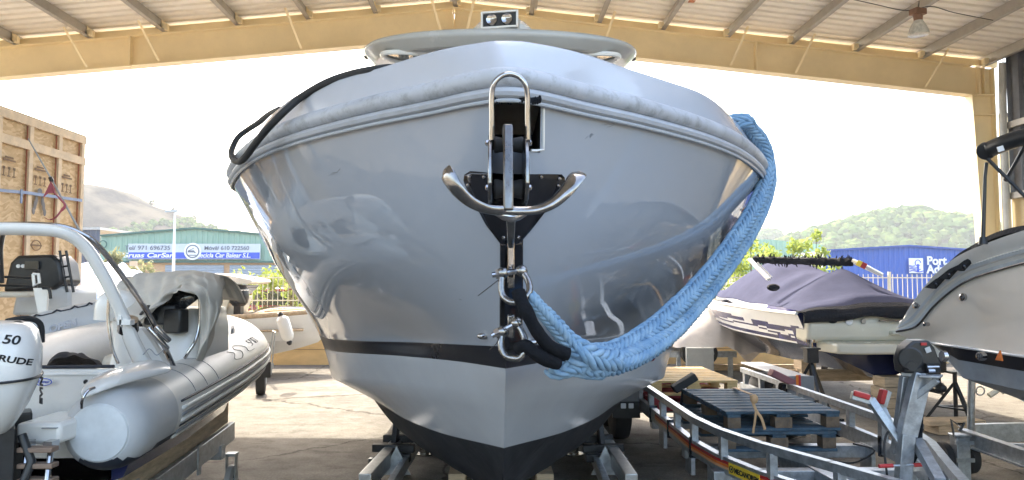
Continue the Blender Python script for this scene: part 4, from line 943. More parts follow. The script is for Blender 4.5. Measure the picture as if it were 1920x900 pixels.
# hull under the tubes
m = MB(); hs = []
for y, w_, zk, zc in ((3.95, .80, .36, .60), (4.8, .82, .36, .62), (5.6, .80, .38, .66), (6.3, .66, .46, .74), (6.8, .40, .62, .86), (7.05, .06, .84, 1.0)):
    x = -2.66 - (y - 3.9) * .045; hs.append([V((x - w_, y, zc + .1)), V((x - w_ * .95, y, zc)), V((x, y, zk)), V((x + w_ * .95, y, zc)), V((x + w_, y, zc + .1))])
m.grid(hs); m.add(hs[0], [(0, 1, 2, 3, 4)]); m.build('hull', navy_gel, rb, sharp=30)
m = MB(); m.grid([[V((-3.3, y, .74 + (y - 3.95) * .03)), V((-2.15, y, .74 + (y - 3.95) * .03))] for y in (3.95, 5, 6.2, 6.9)]); m.build('floor', seat_m, rb)
# transom with rolled top, bench well and side decks
trX0, trX1 = P(62, 730, 3.95).x, P(218, 730, 3.95).x
zt = P(140, 692, 3.95).z; m = MB(); m.box(((-3.2 + trX1) / 2, 3.98, (zt + .52) / 2), (trX1 + 3.2, .06, zt - .52)); m.build('transom', white_gel, rb, bevel=.012)
m = MB(); m.tube([(-3.25, 3.96, zt + .008), (trX1 - .02, 3.96, zt + .012)], .009, 8); m.build('transom_capping', navy_tube, rb)
m = MB(); m.tube([(-3.2, 3.95, zt - .03), (trX1 + .05, 3.95, zt - .025)], .010, 8); m.build('transom_bead', white_gel, rb)
c = P(82, 716, 3.93); m = MB(); m.lathe([(.045, 0), (.045, .004)], c, V((0, -1, 0)), 28, sx=1.0); m.v = [(c.x + (q[0] - c.x) * 1.0, q[1], c.z + (q[2] - c.z) * .42) for q in m.v]; bd = m.build('oval_badge', white_p, rb)
m = MB(); m.tube([(c.x + math.cos(a) * .043, c.y - .005, c.z + math.sin(a) * .018) for a in [k * math.pi / 12 for k in range(24)]], .0022, 5, closed=True); m.build('badge_ring', blue_sign, bd)
text('Rumar', 'lettering', blue_sign, bd, (c.x - .033, c.y - .006, c.z - .006), X, Zd, .024, .001, shear=.3)
for px, py, r_ in ((161, 716, .013), (161, 732, .008), (155, 742, .006)): m = MB(); m.lathe([(r_, 0), (r_ * .8, .006)], P(px, py, 3.95), V((0, -1, 0)), 14); m.build('transom_drain', black_pl, rb)
m = MB(); m.grid([[V((p.x, p.y, p.z)) for p in r] for r in ([P(175, 708, 3.95), P(225, 684, 4.0), P(300, 668, 4.3)], [P(150, 722, 3.7), P(222, 702, 3.75), P(330, 690, 4.25)], [P(142, 760, 3.68), P(205, 724, 3.70), P(322, 700, 4.2)])]); m.build('side_deck', white_gel, rb, solid=.02, sub=2)
m = MB(); m.tube(smooth_path([P(153, 765, 3.62), P(155, 748, 3.60), P(165, 733, 3.62), P(177, 727, 3.66)], 5), .007, 8); m.build('stern_handle', steel, rb)
m = MB(); m.box(((P(62, 800, 3.7).x + P(136, 800, 3.7).x) / 2, 3.75, P(98, 812, 3.6).z), (.21, .34, .10)); m.build('stern_platform', white_gel, rb, bevel=.02)
m = MB(); m.box((P(92, 800, 3.57).x, 3.60, P(92, 803, 3.57).z), (.07, .06, .004)); m.build('platform_vent', strake_g, rb)
m = MB(); m.tube(smooth_path([P(78, 795, 3.85), P(100, 786, 3.85), P(125, 780, 3.85)], 4), .014, 6); m.build('hose', black_pl, rb)
# black bag on the stern locker
m = MB(); rnd = random.Random(4); rws = []
for i in range(15):
    r = []
    for j in range(9):
        t = i / 14; s_ = j / 8; b_ = P(84 + 120 * t, 692, 4.05 + .5 * s_); h_ = .12 * math.sin(math.pi * min(1, t * 1.08)) ** .5 * math.sin(math.pi * (.25 + .75 * s_)) * (1 - .45 * t); r.append(V((b_.x, 4.05 + .5 * s_, b_.z + h_ + noise.noise(V((i * .55, j * .6, 2))) * .035 * (h_ > .02))))
    rws.append(r)
m.grid(rws); bgo = m.build('folded_cover', black_canvas, sub=1, sharp=180); tag(bgo, 'crumpled black cover heaped behind the white transom of the near inflatable', 'cover')
# radar arch
arch = smooth_path([P(272, 688, 4.35), P(248, 640, 4.28), P(222, 575, 4.2), P(190, 510, 4.12), P(158, 462, 4.06), P(120, 437, 4.0), P(60, 430, 3.95), P(-40, 431, 3.92), P(-120, 450, 3.92), P(-190, 520, 3.96), P(-240, 620, 4.0)], 6)
m = MB(); na = len(arch); m.tube(arch, [.062 - .020 * min(1, i / 12) for i in range(na)], 14, flat=.72); ar = m.build('radar_arch', white_gel, rb)
ar2 = smooth_path([P(330, 700, 4.7), P(285, 600, 4.62), P(235, 525, 4.55), P(185, 462, 4.46), P(150, 437, 4.4), P(110, 424, 4.34), P(40, 421, 4.28), P(-60, 424, 4.25)], 6)
m = MB(); m.tube(ar2, .017, 10); m.build('arch_rail', steel, rb)
m = MB(); m.prism([P(230, 620, 4.36), P(262, 612, 4.42), P(282, 640, 4.42), P(312, 688, 4.45), P(300, 697, 4.40), P(250, 697, 4.30), P(242, 650, 4.32)], (0, .07, 0)); ab = m.build('arch_foot', white_gel, rb, bevel=.012)
m = MB(); m.tube(smooth_path([P(252 + 7 * t * 2, 660 + (6 if t % 2 else -6), 4.28) for t in range(5)], 4), .003, 5); m.build('swirl_mark', strake_g, ab)
m = MB(); m.tube([P(240, 600, 4.25), P(240, 620, 4.28)], .055, 12); m.build('arch_collar', steel, ar)
m = MB(); m.box(P(238, 604, 4.2), (.06, .05, .03)); m.box(P(228, 600, 4.2), (.02, .05, .05)); m.build('arch_bracket', white_gel, ar)
for k, (a, b) in enumerate((((278, 614), (315, 655)), ((292, 612), (318, 640)))):
    m = MB(); p = P(*a, 4.4); q = P(*b, 4.45); m.tube([p, p.lerp(q, .05), q.lerp(p, .05), q], [.012, .016, .016, .012], 12); m.build('rod_holder', steel, rb)
m = MB(); m.tube(smooth_path([P(262, 640, 4.5), P(282, 655, 4.5), P(292, 680, 4.52), P(305, 690, 4.5)], 5), .02, 8); m.tube([P(270, 625, 4.5), P(300, 668, 4.52)], .03, 8); m.build('rod_holder_clamp', black_pl, rb)
m = MB()
for px in (228, 240): m.tube(smooth_path([P(px - 3, 698, 4.1), P(px, 692, 4.1), P(px + 5, 700, 4.1)], 3), .005, 6)
m.build('deck_cleat', steel, rb)
# console, instrument pod, windscreen rail, seats
m = MB(); cs = []
for z, k, y0_ in ((.78, 1., 5.0), (1.05, .95, 5.03), (1.28, .86, 5.08), (1.42, .62, 5.2)):
    cx0 = P(325, 640, 5.2).x; hw = .27 * k; cs.append([V((cx0 - hw, y0_, z)), V((cx0 - hw * .6, y0_ - .06, z)), V((cx0 + hw * .6, y0_ - .06, z)), V((cx0 + hw, y0_, z)), V((cx0 + hw, y0_ + .55, z)), V((cx0 - hw, y0_ + .55, z))])
m.grid(cs, closed=True); m.add(cs[-1], [tuple(range(6))]); m.build('console', white_gel, rb, bevel=.03)
m = MB(); c = P(305, 590, 5.0); m.box(c, (.20, .12, .13), .15); m.box(P(330, 602, 4.98), (.13, .10, .16), -.2); m.build('instrument_pod', black_pl, rb, bevel=.015)
m = MB(); m.add([P(292, 560, 5.1), P(372, 522, 5.05), P(372, 560, 5.0), P(330, 592, 5.05), P(280, 590, 5.05)], [(0, 1, 2, 3, 4)]); m.build('windscreen', glass_d, rb, solid=.006)
m = MB(); m.tube([P(276 + 15 * math.cos(a), 600 + 18 * math.sin(a), 4.93 + .04 * math.sin(a)) for a in [k * math.pi / 10 for k in range(20)]], .010, 8, closed=True); m.build('steering_wheel', black_pl, rb)
m = MB(); m.tube(smooth_path([P(374, 536, 4.95), P(375, 570, 4.95), P(374, 610, 4.95), P(366, 640, 4.93), P(352, 662, 4.92), P(346, 672, 4.92)], 5), .011, 10); m.build('console_rail', steel, rb)
m = MB(); m.tube(smooth_path([P(204, 560, 4.9), P(203, 600, 4.9), P(210, 650, 4.9), P(222, 682, 4.9)], 5), .010, 10); m.build('console_rail', steel, rb)
m = MB(); m.tube(smooth_path([P(200, 600, 4.98), P(205, 570, 4.98), P(230, 572, 5.0), P(240, 640, 5.02), P(232, 690, 5.02)], 5), .085, 12, flat=.6); m.build('helm_seat', white_gel, rb)
m = MB(); m.box((-2.62, 6.05, .94), (.75, .5, .22)); m.box((-2.66, 6.50, .98), (.50, .30, .26)); m.build('bow_seat', seat_m, rb, bevel=.05)
# canvas cover thrown over console
CV = [[(236, 516, 5.45), (212, 545, 5.3), (200, 575, 5.15), (196, 590, 5.05), (205, 604, 5.0)],
      [(262, 510, 5.35), (246, 545, 5.15), (232, 580, 5.0), (226, 600, 4.95), (238, 614, 4.92)],
      [(290, 508, 5.30), (282, 545, 5.05), (272, 582, 4.9), (266, 596, 4.85), (270, 602, 4.85)],
      [(318, 507, 5.30), (308, 530, 5.08), (298, 560, 4.92), (292, 574, 4.86), (294, 580, 4.86)],
      [(342, 506, 5.30), (336, 520, 5.12), (326, 538, 4.95), (318, 548, 4.9), (320, 554, 4.9)],
      [(362, 506, 5.25), (364, 514, 5.05), (352, 526, 4.92), (340, 538, 4.86), (342, 543, 4.86)],
      [(382, 509, 5.20), (386, 520, 4.98), (384, 536, 4.86), (378, 550, 4.84), (372, 556, 4.84)],
      [(400, 512, 5.18), (404, 530, 4.96), (400, 575, 4.86), (388, 620, 4.86), (374, 668, 4.9)],
      [(413, 516, 5.20), (416, 540, 5.0), (412, 585, 4.93), (398, 630, 4.93), (380, 680, 4.95)],
      [(420, 520, 5.45), (420, 545, 5.4), (414, 575, 5.35), (404, 610, 5.3), (392, 640, 5.3)]]
rws = []
for a in range(len(CV) - 1):
    for s_ in range(4):
        t = s_ / 4; r = []
        for j in range(4):
            for q in range(4):
                u = q / 4; f = lambda A, B, t: tuple(x + (y - x) * t for x, y in zip(A, B)); pt = f(f(CV[a][j], CV[a][j + 1], u), f(CV[a + 1][j], CV[a + 1][j + 1], u), t); r.append(pt)
        r.append(f(CV[a][4], CV[a + 1][4], t)); rws.append(r)
rws.append([tuple(CV[-1][min(j // 4, 3)][k] + (CV[-1][min(j // 4, 3) + 1][k] - CV[-1][min(j // 4, 3)][k]) * ((j - 4 * min(j // 4, 3)) / 4) for k in range(3)) for j in range(17)])
rows3 = []
for i, r in enumerate(rws):
    rr = []
    for j, (px, py, Y) in enumerate(r):
        fold = .05 * math.sin(i * .62 + j * .30) * (j / 16) + .022 * math.sin(i * 1.5 - j * .5) + noise.noise(V((i * .30, j * .35, 0))) * .07
        p = P(px, py, Y); rr.append(V((p.x, p.y + fold, p.z + noise.noise(V((i * .4, j * .5, 9))) * .012)))
    rows3.append(rr)
# back half of the cover, down to the far side
back = [[V((r[0].x, r[0].y + .55, r[0].z - .22)), V((r[0].x, r[0].y + .30, r[0].z - .02))] + r for r in rows3]
m = MB(); m.grid(back); cvo = m.build('boat_cover', canvas, solid=.004, sub=1, sharp=180); tag(cvo, 'taupe canvas cover draped over the console of the near white inflatable', 'cover')
# decal on the tube
def on_tube(i, a_, off=.002):
    T = (pth[i + 1] - pth[i - 1]).normalized(); sv = T.cross(V((0, 0, 1))).normalized(); u = sv.cross(T); return pth[i] + (sv * math.cos(a_) + u * math.sin(a_)) * (RT + off)
m = MB(); sw = [(26, 60), (27, 50), (26, 38), (28, 34), (29, 46), (28, 58), (29, 66), (31, 52), (31, 38), (33, 36)]
m.tube(smooth_path([on_tube(i, R(a)) for i, a in sw], 4), .002, 5)
for i0, g_ in ((33, '5'), (34, '9'), (35, '0')):
    pts = {'5': [(.8, 62), (0, 62), (0, 54), (.7, 53), (.7, 46), (0, 45)], '9': [(.7, 54), (0, 54), (0, 62), (.7, 62), (.7, 45)], '0': [(0, 45), (0, 62), (.7, 62), (.7, 45), (0, 45)]}[g_]
    m.tube([on_tube(i0, R(a)).lerp(on_tube(i0 + 1, R(a)), t) for t, a in pts], .0025, 5)
m.build('lettering', strake_g, rb, sharp=180)
# outboard motor
ox, oy = P(0, 690, 3.45).x, 3.45
ob = thing('outboard_motor', 'white outboard motor marked 50 on the near inflatable boat, at the left edge', 'outboard motor', (ox, oy, .2))
prof = [(.00, 1.425, .08, .13), (.0, 1.415, .115, .19), (.005, 1.385, .138, .24), (.01, 1.31, .150, .28), (.01, 1.20, .150, .285), (.0, 1.13, .140, .27), (-.01, 1.07, .128, .245), (-.02, 1.01, .108, .20), (-.03, .96, .09, .16), (-.03, .94, .07, .13)]
rws = []
for dx, z, rx, ry in prof: rws.append([V((ox + dx + rx * math.copysign(abs(math.cos(a)) ** .75, math.cos(a)), oy + ry * math.copysign(abs(math.sin(a)) ** .75, math.sin(a)), z)) for a in [k * math.pi / 16 for k in range(32)]])
rws = [[V((ox, oy, 1.43))] * 32] + rws
m = MB(); m.grid(rws[::-1], closed=True); cw = m.build('cowl', white_gel, ob, sharp=60)
m = MB(); rr_ = rws[5]; m.tube([V((ox + (p.x - ox) * 1.01, oy + (p.y - oy) * 1.01, p.z - .02 + .05 * (p.x - ox))) for p in rr_], .006, 6, closed=True); m.build('cowl_seam', black_pl, cw)
m = MB(); m.lathe([(.022, 0), (.02, .006), (.012, .010)], (ox + .06, oy - .10, 1.418), n=14, axis=V((0, -.3, 1))); m.build('cowl_latch', black_pl, cw)
m = MB(); m.box((ox - .09, oy - .27, 1.15), (.09, .05, .09)); m.build('air_intake', black_pl, cw, bevel=.02)
def cowl_text(s_, x0, z0, size, width, tilt=0.):
    t = text(s_, 'lettering', black_pl, cw, (0, 0, 0), (1, 0, 0), (0, 0, 1), size, .0005, shear=.25, bold=.0012, width=width); M_ = WM[cw.name]; Mi = M_.inverted()
    for v in t.data.vertices:
        q = M_ @ v.co; x = x0 + q.x; z = z0 + q.z - tilt * q.x; zs = [p_[1] for p_ in prof][::-1]
        rx = float(np.interp(z, zs, [p_[2] for p_ in prof][::-1])); ry = float(np.interp(z, zs, [p_[3] for p_ in prof][::-1])); dx = float(np.interp(z, zs, [p_[0] for p_ in prof][::-1]))
        k = min(.995, abs((x - dx) / rx)); y = -ry * (1 - k ** 2.667) ** .375
        v.co = Mi @ V((ox + x, oy + y - .002, z))
cowl_text('50', .0, 1.345, .052, .07, .15); cowl_text('EVINRUDE', -.115, 1.30, .038, .235, .25)
text('EVIN', 'lettering', black_pl, cw, (ox + .162, oy - .10, 1.05), (.0, .25, 1), (-.2, 1, -.2), .06, .002, shear=.2, bold=.002)
m = MB(); m.box((ox - .02, oy + .05, .81), (.17, .26, .28)); m.box((ox - .02, oy + .05, .58), (.13, .20, .24)); m.tube([(ox + .09, oy - .05, .92), (ox + .13, oy - .08, .80), (ox + .09, oy - .1, .68)], .02, 8); m.box((ox - .03, oy + .02, .36), (.08, .16, .40)); m.box((ox - .03, oy, .235), (.09, .36, .02)); m.tube([(ox + .02, oy - .08, .62), (ox + .08, oy - .05, .52), (ox + .1, oy + .02, .56)], .018, 8); m.build('leg', black_pl, ob, bevel=.012)
m = MB(); m.lathe([(.01, -.14), (.045, -.08), (.05, .05), (.03, .12)], (ox - .03, oy, .19), V((0, 1, 0)), 14); m.box((ox - .03, oy + .02, .11), (.012, .14, .12)); m.build('gearcase', black_pl, ob)
m = MB()
for k in range(3): a = k * 2.094; m.prism([(ox - .03 + math.cos(a) * .04, oy - .11, .19 + math.sin(a) * .04), (ox - .03 + math.cos(a - .4) * .11, oy - .13, .19 + math.sin(a - .4) * .11), (ox - .03 + math.cos(a + .4) * .11, oy - .09, .19 + math.sin(a + .4) * .11)], (0, .008, 0))
m.build('propeller', black_pl, ob)
m = MB(); m.box((ox + .02, oy + .33, .80), (.24, .16, .34)); m.build('clamp_bracket', black_pl, ob, bevel=.01)
m = MB(); m.tube(smooth_path([(ox + .02, oy + .1, 1.42), (ox + .10, oy + .16, 1.43), (ox + .155, oy + .2, 1.40), (ox + .165, oy + .22, 1.31)], 5), .014, 8); m.build('cable_loom', black_rub, ob); ob.rotation_euler = (0, 0, R(33))
# boarding ladder
ld = thing('boarding_ladder', 'stainless boarding ladder with brown treads below the stern platform', 'ladder', P(70, 900, 3.45))
for px in (47, 92): m = MB(); m.tube([P(px + 4, 838, 3.5), P(px - 6, 930, 3.42)], .013, 10); m.build('rail', steel, ld)
for py in (842, 872, 900): m = MB(); a = P(38, py, 3.47); b = P(104, py, 3.47); m.box((a + b) / 2, (b.x - a.x, .06, .022)); m.build('tread', pm('brown tread', (.22, .15, .11), .6), ld, bevel=.004)
for px in (47, 92): m = MB(); m.box(P(px + 4, 836, 3.52), (.04, .06, .05)); m.build('hinge', steel, ld)
# timber bunk + steel frame carrying the inflatable
bk = thing('boat_dolly', 'low timber and steel dolly with castors under the near inflatable', 'dolly', (-2.5, 5, 0))
for x0_, x1_ in ((-2.02, -1.90),):
    a = V((-2.10, 3.6, .42)); b = V((-2.12, 6.0, .60)); m = MB(); m.beam(a, b, .07, .20); m.build('bunk_board', wood, bk, bevel=.006)
    a = V((-2.02, 3.6, .30)); b = V((-2.05, 6.0, .44)); m = MB(); m.beam(a, b, .04, .14); m.build('side_rail', galv, bk, bevel=.004)
a = V((-3.2, 3.6, .42)); b = V((-3.25, 6.0, .60)); m = MB(); m.beam(a, b, .07, .20); m.build('bunk_board', wood, bk, bevel=.006)
a = V((-3.28, 3.6, .30)); b = V((-3.31, 6.0, .44)); m = MB(); m.beam(a, b, .04, .14); m.build('side_rail', galv, bk, bevel=.004)
for y, z in ((3.8, .22), (5.7, .34)): m = MB(); m.box((-2.66, y, z), (1.3, .08, .10)); m.build('cross_beam', galv, bk)
for y in (4.3, 5.2): m = MB(); m.box((-1.995, y, .40), (.012, .05, .20)); m.build('clamp_strap', galv, bk)
for x in (-2.02, -3.3):
    for y in (3.9, 5.85):
        m = MB(); m.lathe([(.05, -.022), (.10, -.02), (.105, 0), (.10, .02), (.05, .022)], (x + .02, y, .105), V((1, 0, 0)), 22); wv = m.build('castor_wheel', pm('grey castor', (.3, .3, .3), .6), bk)
        m = MB(); m.lathe([(.03, -.03), (.035, .0), (.03, .03)], (x + .02, y, .105), V((1, 0, 0)), 12); m.build('hub', steel, wv)
        m = MB(); 
        for dx in (-.035, .035): m.box((x + .02 + dx, y, .19), (.006, .05, .20))
        m.box((x + .02, y, .29), (.08, .08, .02)); m.build('castor_fork', galv, bk)

# ---- second inflatable behind, with black console
r2 = thing('inflatable_boat', 'grey inflatable boat marked OPEN, with a black console, behind the near one', 'inflatable boat', (-4.6, 7.2, .5))
t2 = smooth_path([V(p) for p in [P(214, 596, 7.0), P(180, 606, 6.9), P(120, 620, 6.75), P(40, 640, 6.55), P(-60, 662, 6.35), P(-200, 690, 6.2)]], 8)
r2f = lambda i: .205 * min(1, .35 + .65 * math.sin(min(1, i / 5) * math.pi / 2))
rows = ringtube(t2, r2f); m = MB(); m.grid(rows, closed=True); m.add(rows[0], [tuple(range(32))]); m.add(rows[-1], [tuple(range(32))]); m.build('tube', rib_grey, r2, sharp=180)
t3 = [p + V((-.25, 1.45, .02)) for p in t2]; rows = ringtube(t3, r2f); m = MB(); m.grid(rows, closed=True); m.add(rows[0], [tuple(range(32))]); m.add(rows[-1], [tuple(range(32))]); m.build('tube', rib_grey, r2, sharp=180)
for a_, r_, mm_ in ((R(205), .013, strake_g), (R(196), .008, navy_tube), (R(214), .008, navy_tube), (R(224), .013, strake_g)):
    pts = []
    for i in range(6, len(t2) - 1):
        T = (t2[i + 1] - t2[i - 1]).normalized(); sv = T.cross(V((0, 0, 1))).normalized(); u = sv.cross(T); s2_ = sv if sv.y < 0 else -sv; pts.append(t2[i] + (s2_ * -math.cos(a_) + u * math.sin(a_)) * .205)
    m = MB(); m.tube(pts, r_, 6); m.build('rubbing_strake', mm_, r2)
m = MB(); m.tube([t2[i] + V((0, -.12, .175 + (.012 if i % 4 == 0 else -.008))) for i in range(7, len(t2) - 2)], .009, 6); m.build('lifeline', navy_tube, r2)
pA = P(92, 624, 6.5); text('OPEN', 'lettering', pm('tube lettering', (.36, .38, .44), .5), r2, pA, P(140, 611, 6.5) - P(92, 624, 6.5), (0, -.1, 1), .085, .004, bold=.003, sx=1.1)
m = MB(); fl = [t2[k] + V((-.1, .6, -.12)) for k in range(0, len(t2), 6)]; m.grid([[p + V((.0, -.6, 0)), p + V((0, 1.0, 0))] for p in fl]); m.grid([[p + V((0, -.5, -.1)), p + V((0, .15, -.42)), p + V((0, .9, -.1))] for p in fl]); m.build('hull', white_gel, r2)
# console
m = MB(); c0 = 7.3; fr = [P(20, 592, c0), P(132, 588, c0), P(132, 545, c0), P(118, 536, c0), P(30, 545, c0)]; m.prism(fr, (0, .5, 0)); m.build('console', rib_grey, r2, bevel=.03)
m = MB(); fr = [P(4, 548, c0 - .05), P(100, 543, c0 - .05), P(118, 530, c0 - .05), P(112, 492, c0 - .05), P(98, 477, c0 - .05), P(30, 479, c0 - .05), P(18, 492, c0 - .05)]; m.prism(fr, (0, .34, 0)); cn = m.build('instrument_panel', black_pl, r2, bevel=.03)
m = MB(); m.box(P(60, 497, c0 - .07), (.13, .02, .075)); m.build('screen', glass_d, cn)
for px in (35, 44): m = MB(); m.lathe([(.018, 0), (.018, .012)], P(px, 499, c0 - .06), V((0, -1, 0)), 14); m.build('gauge', white_p, cn)
m = MB(); m.tube([P(68 + 8 * math.cos(a), 520 + 11 * math.sin(a), c0 - .22) for a in [k * math.pi / 8 for k in range(16)]], .012, 8, closed=True); m.build('steering_wheel', black_pl, r2)
for y_ in (519, 535): m = MB(); m.tube(smooth_path([P(-20, y_, 6.9), P(40, y_ + 1, 6.9), P(70, y_ + 3, 6.92)], 4), .012, 8); m.build('seat_rail', black_pl, r2)
m = MB(); m.box(P(28, 552, 6.95), (.42, .3, .05)); m.build('seat', seat_m, r2, bevel=.02)
m = MB(); 
for pts in ([P(60, 513, 6.7), P(62, 536, 6.7), P(60, 536, 6.7)], ): m.tube([P(62, 514, 6.7), P(72, 514, 6.7), P(74, 530, 6.7), P(64, 536, 6.7), P(62, 514, 6.7)], .014, 8)
m.prism([P(62, 540, 6.7), P(90, 540, 6.7), P(86, 592, 6.7), P(72, 592, 6.7)], (0, .03, 0)); m.build('seat_frame', white_gel, r2)
m = MB(); m.tube(smooth_path([P(80, 540, 6.65), P(92, 542, 6.65), P(95, 560, 6.65)], 4), .014, 8); m.build('seat_handle', black_pl, r2)
m = MB(); 
for px in (112, 124): m.tube([P(px, 470, 7.3), P(px + 14, 548, 7.3)], .013, 8)
for py in (480, 500, 520): m.tube([P(113 + (py - 470) * .18, py, 7.3), P(126 + (py - 470) * .18, py - 2, 7.3)], .010, 6)
m.build('ladder_frame', black_pl, r2)
m = MB(); m.tube(smooth_path([P(3, 530, 6.8), P(1, 470, 6.9), P(6, 440, 7.0)], 4), .022, 8); m.build('arch', black_pl, r2)
m = MB(); m.box((P(80, 660, 7).x, 7.2, .27), (2.6, .10, .16)); m.box((P(80, 660, 7).x, 8.1, .27), (2.6, .10, .16)); t_ = m.build('support_beams', wood)
tag(t_, 'timber bearers under the grey inflatable marked OPEN', 'beams')
m = MB(); m.box((P(205, 640, 8.2).x, 8.2, .33), (.10, .10, .66)); tag(m.build('timber_post', wood), 'brown timber post standing between the two inflatables', 'post')
# ---- OSB crate
cr = thing('shipping_crate', 'tall strand board shipping crate with timber battens behind the inflatables', 'crate', (-6.1, 9.0, 0))
XC = -5.42; YF = P(155, 300, 1).x; YF = XC / P(157, 300, 1).x; ZT = P(157, 257, YF).z
m = MB(); m.box((XC - .8, (YF + 6.2) / 2, ZT / 2), (1.56, YF - 6.2, ZT - .04)); m.build('panel', osb_m, cr)
def yat(px): return XC / P(px, 300, 1).x
bt_m = pm('pale batten', (.72, .56, .40), .75, var=.12, scale=8, bump=.1)
zr = P(0, 258, yat(0)).z
m = MB(); m.box((XC + .012, (YF + 6.2) / 2, ZT - .05), (.03, YF - 6.2 + .02, .10)); m.build('top_batten', bt_m, cr)
m = MB(); m.box((XC + .014, (YF + 6.2) / 2, zr), (.028, YF - 6.2, .10)); m.build('cross_batten', bt_m, cr)
for px in (153, 110, 55, -5, -80): m = MB(); y = yat(px); m.box((XC + .010, y, ZT / 2 - .05), (.026, .07, ZT - .10)); m.build('batten', bt_m, cr)
m = MB()
for px in (147, 104, 49, -12): m.box((XC + .004, yat(px), ZT / 2 - .05), (.012, .008, ZT - .12))
m.build('batten_seam_shadow', pm('red brown seam', (.33, .12, .07), .8), cr)  # red brown strips colour in the seam and thin shadow beside each batten
m = MB(); m.box((XC - .8, (YF + 6.2) / 2, ZT + .01), (1.6, YF - 6.2 + .04, .02)); m.build('lid', ply, cr)
ink = pm('stencil ink', (.25, .16, .10), .8)
m = MB()
for px, py in ((17, 312), (76, 330), (126, 344)):
    y = yat(px); c = P(px, py, y); m = MB()
    for dy in (-.09, 0, .09): m.box((XC + .004, y + dy, c.z - .06), (.004, .012, .10)); m.box((XC + .004, y + dy, c.z - .11), (.004, .05, .012)); m.box((XC + .004, y + dy, c.z - .02), (.004, .04, .03))
    m.box((XC + .004, y, c.z + .07), (.004, .22, .02)); m.box((XC + .004, y, c.z + .10), (.004, .14, .02)); m.build('stencil_print', ink, cr)
y = yat(73); c = P(73, 460, y); m = MB(); m.tube([(XC + .005, y + .09 * math.cos(a), c.z + .06 * math.sin(a)) for a in [k * math.pi / 10 for k in range(20)]], .006, 5, closed=True); m.box((XC + .005, y, c.z), (.004, .22, .02))
m.build('stencil_print', ink, cr)
# emblem on crate: grey wings with red swirl
m = MB(); y = yat(76); c = P(76, 378, y)
for s_ in (-1, 1):
    for k in range(3): m.ball((XC + .006, y + s_ * (.06 + k * .025), c.z + .02 - k * .07), (.004, .03, .07 - .012 * k), 10, 8)
m.ball((XC + .006, y, c.z + .12), (.004, .05, .04), 10, 8); m.build('grey_emblem', pm('grey ink', (.20, .19, .20), .8), cr)
strp = pm('blue grey strap', (.25, .32, .50), .6)
m = MB(); pts = [(XC + .03, yat(-60), P(0, 357, yat(0)).z + .02), (XC + .03, yat(0), P(0, 357, yat(0)).z), (XC + .035, yat(45), P(45, 361, yat(45)).z), (XC + .03, yat(152), P(152, 376, yat(152)).z)]
for a, b in zip(pts, pts[1:]): m.beam(a, b, .006, .035)
m.box((XC + .04, yat(36), P(36, 368, yat(36)).z), (.01, .03, .16)); m.build('strap', strp, cr)
# thin flexible pole with red pennant in front of the crate
fp = thing('antenna_pole', 'thin grey whip pole with a limp red pennant leaning before the crate', 'pole', P(170, 490, 7.9))
m = MB(); m.tube([P(53, 260, 7.6), P(97, 337, 7.65), P(160, 452, 7.7), P(185, 500, 7.72)], [.006, .009, .012, .013], 8); m.build('pole', pm('pole grey', (.35, .36, .38), .4), fp)
m = MB(); m.tube([P(94, 332, 7.63), P(98, 341, 7.64)], .02, 8); m.build('joint', black_pl, fp)
red_c = pm('faded red cloth', (.38, .09, .12), .8, bump=.2)
m = MB(); fl = [P(95, 340, 7.6), P(100, 350, 7.6), P(103, 362, 7.58), P(112, 372, 7.6), P(122, 385, 7.6), P(114, 396, 7.58), P(104, 408, 7.56), P(93, 412, 7.56), P(84, 408, 7.56)]
m.tube(smooth_path(fl, 4), [.008] * 4 + [.014] * 8 + [.02] * 8 + [.012] * 8 + [.006] * 5, 6, flat=.4); m.prism([P(95, 340, 7.6), P(102, 362, 7.6), P(90, 362, 7.6), P(80, 371, 7.6)], (0, .006, 0)); m.build('pennant', red_c, fp)

# ---- generic planing hull, local axes: +y towards the bow
def boat_rows(L, Bm, zk, zc, zs, rise=.25, n=15, rake=.35):
    rows = []
    for i in range(n):
        t = i / (n - 1); w_ = (1 - max(0, (t - .45) / .55) ** 2.2) ; w_ = max(w_, .0); y = L * t * (1 - .0)
        ks = zk + (zc - zk) * max(0, (t - .6) / .4) ** 1.8 * 1.1; cc = zc + (zs - zc) * .35 * t ** 2; ss = zs + rise * t ** 1.6
        bs = Bm / 2 * (w_ * .97 + .03); bc = Bm / 2 * .86 * max(.02, (1 - max(0, (t - .35) / .65) ** 1.9)); dy = rake * t ** 3
        half = [(0, ks, 0), (bc * .5, (ks + cc) / 2, .2), (bc, cc, .45), (bc + (bs - bc) * .45, cc + (ss - cc) * .45, .7), (bs, ss - .03, 1.), (bs, ss, 1.)]
        rows.append([(-a, y + dy * c, b) for a, b, c in half[::-1]] + [(a, y + dy * c, b) for a, b, c in half[1:]])
    return rows
def put_hull(t, rows, mats, mif, name='hull', deck=None):
    M = WM[t.name]; m = MB(); m.grid([[M @ V(p) for p in r] for r in rows], mif=mif); m.add([M @ V(p) for p in rows[0]], [tuple(range(11))], 0); h_ = m.build(name, mats, t, sharp=30)
    if deck: d_ = MB(); d_.grid([[M @ V(r[0]) + V((0, 0, -.02)), M @ V(r[-1]) + V((0, 0, -.02))] for r in rows]); d_.build('deck', deck, t)
    return h_
def Lx(t, m): M = WM[t.name]; m.v = [tuple(M @ V(p)) for p in m.v]; return m
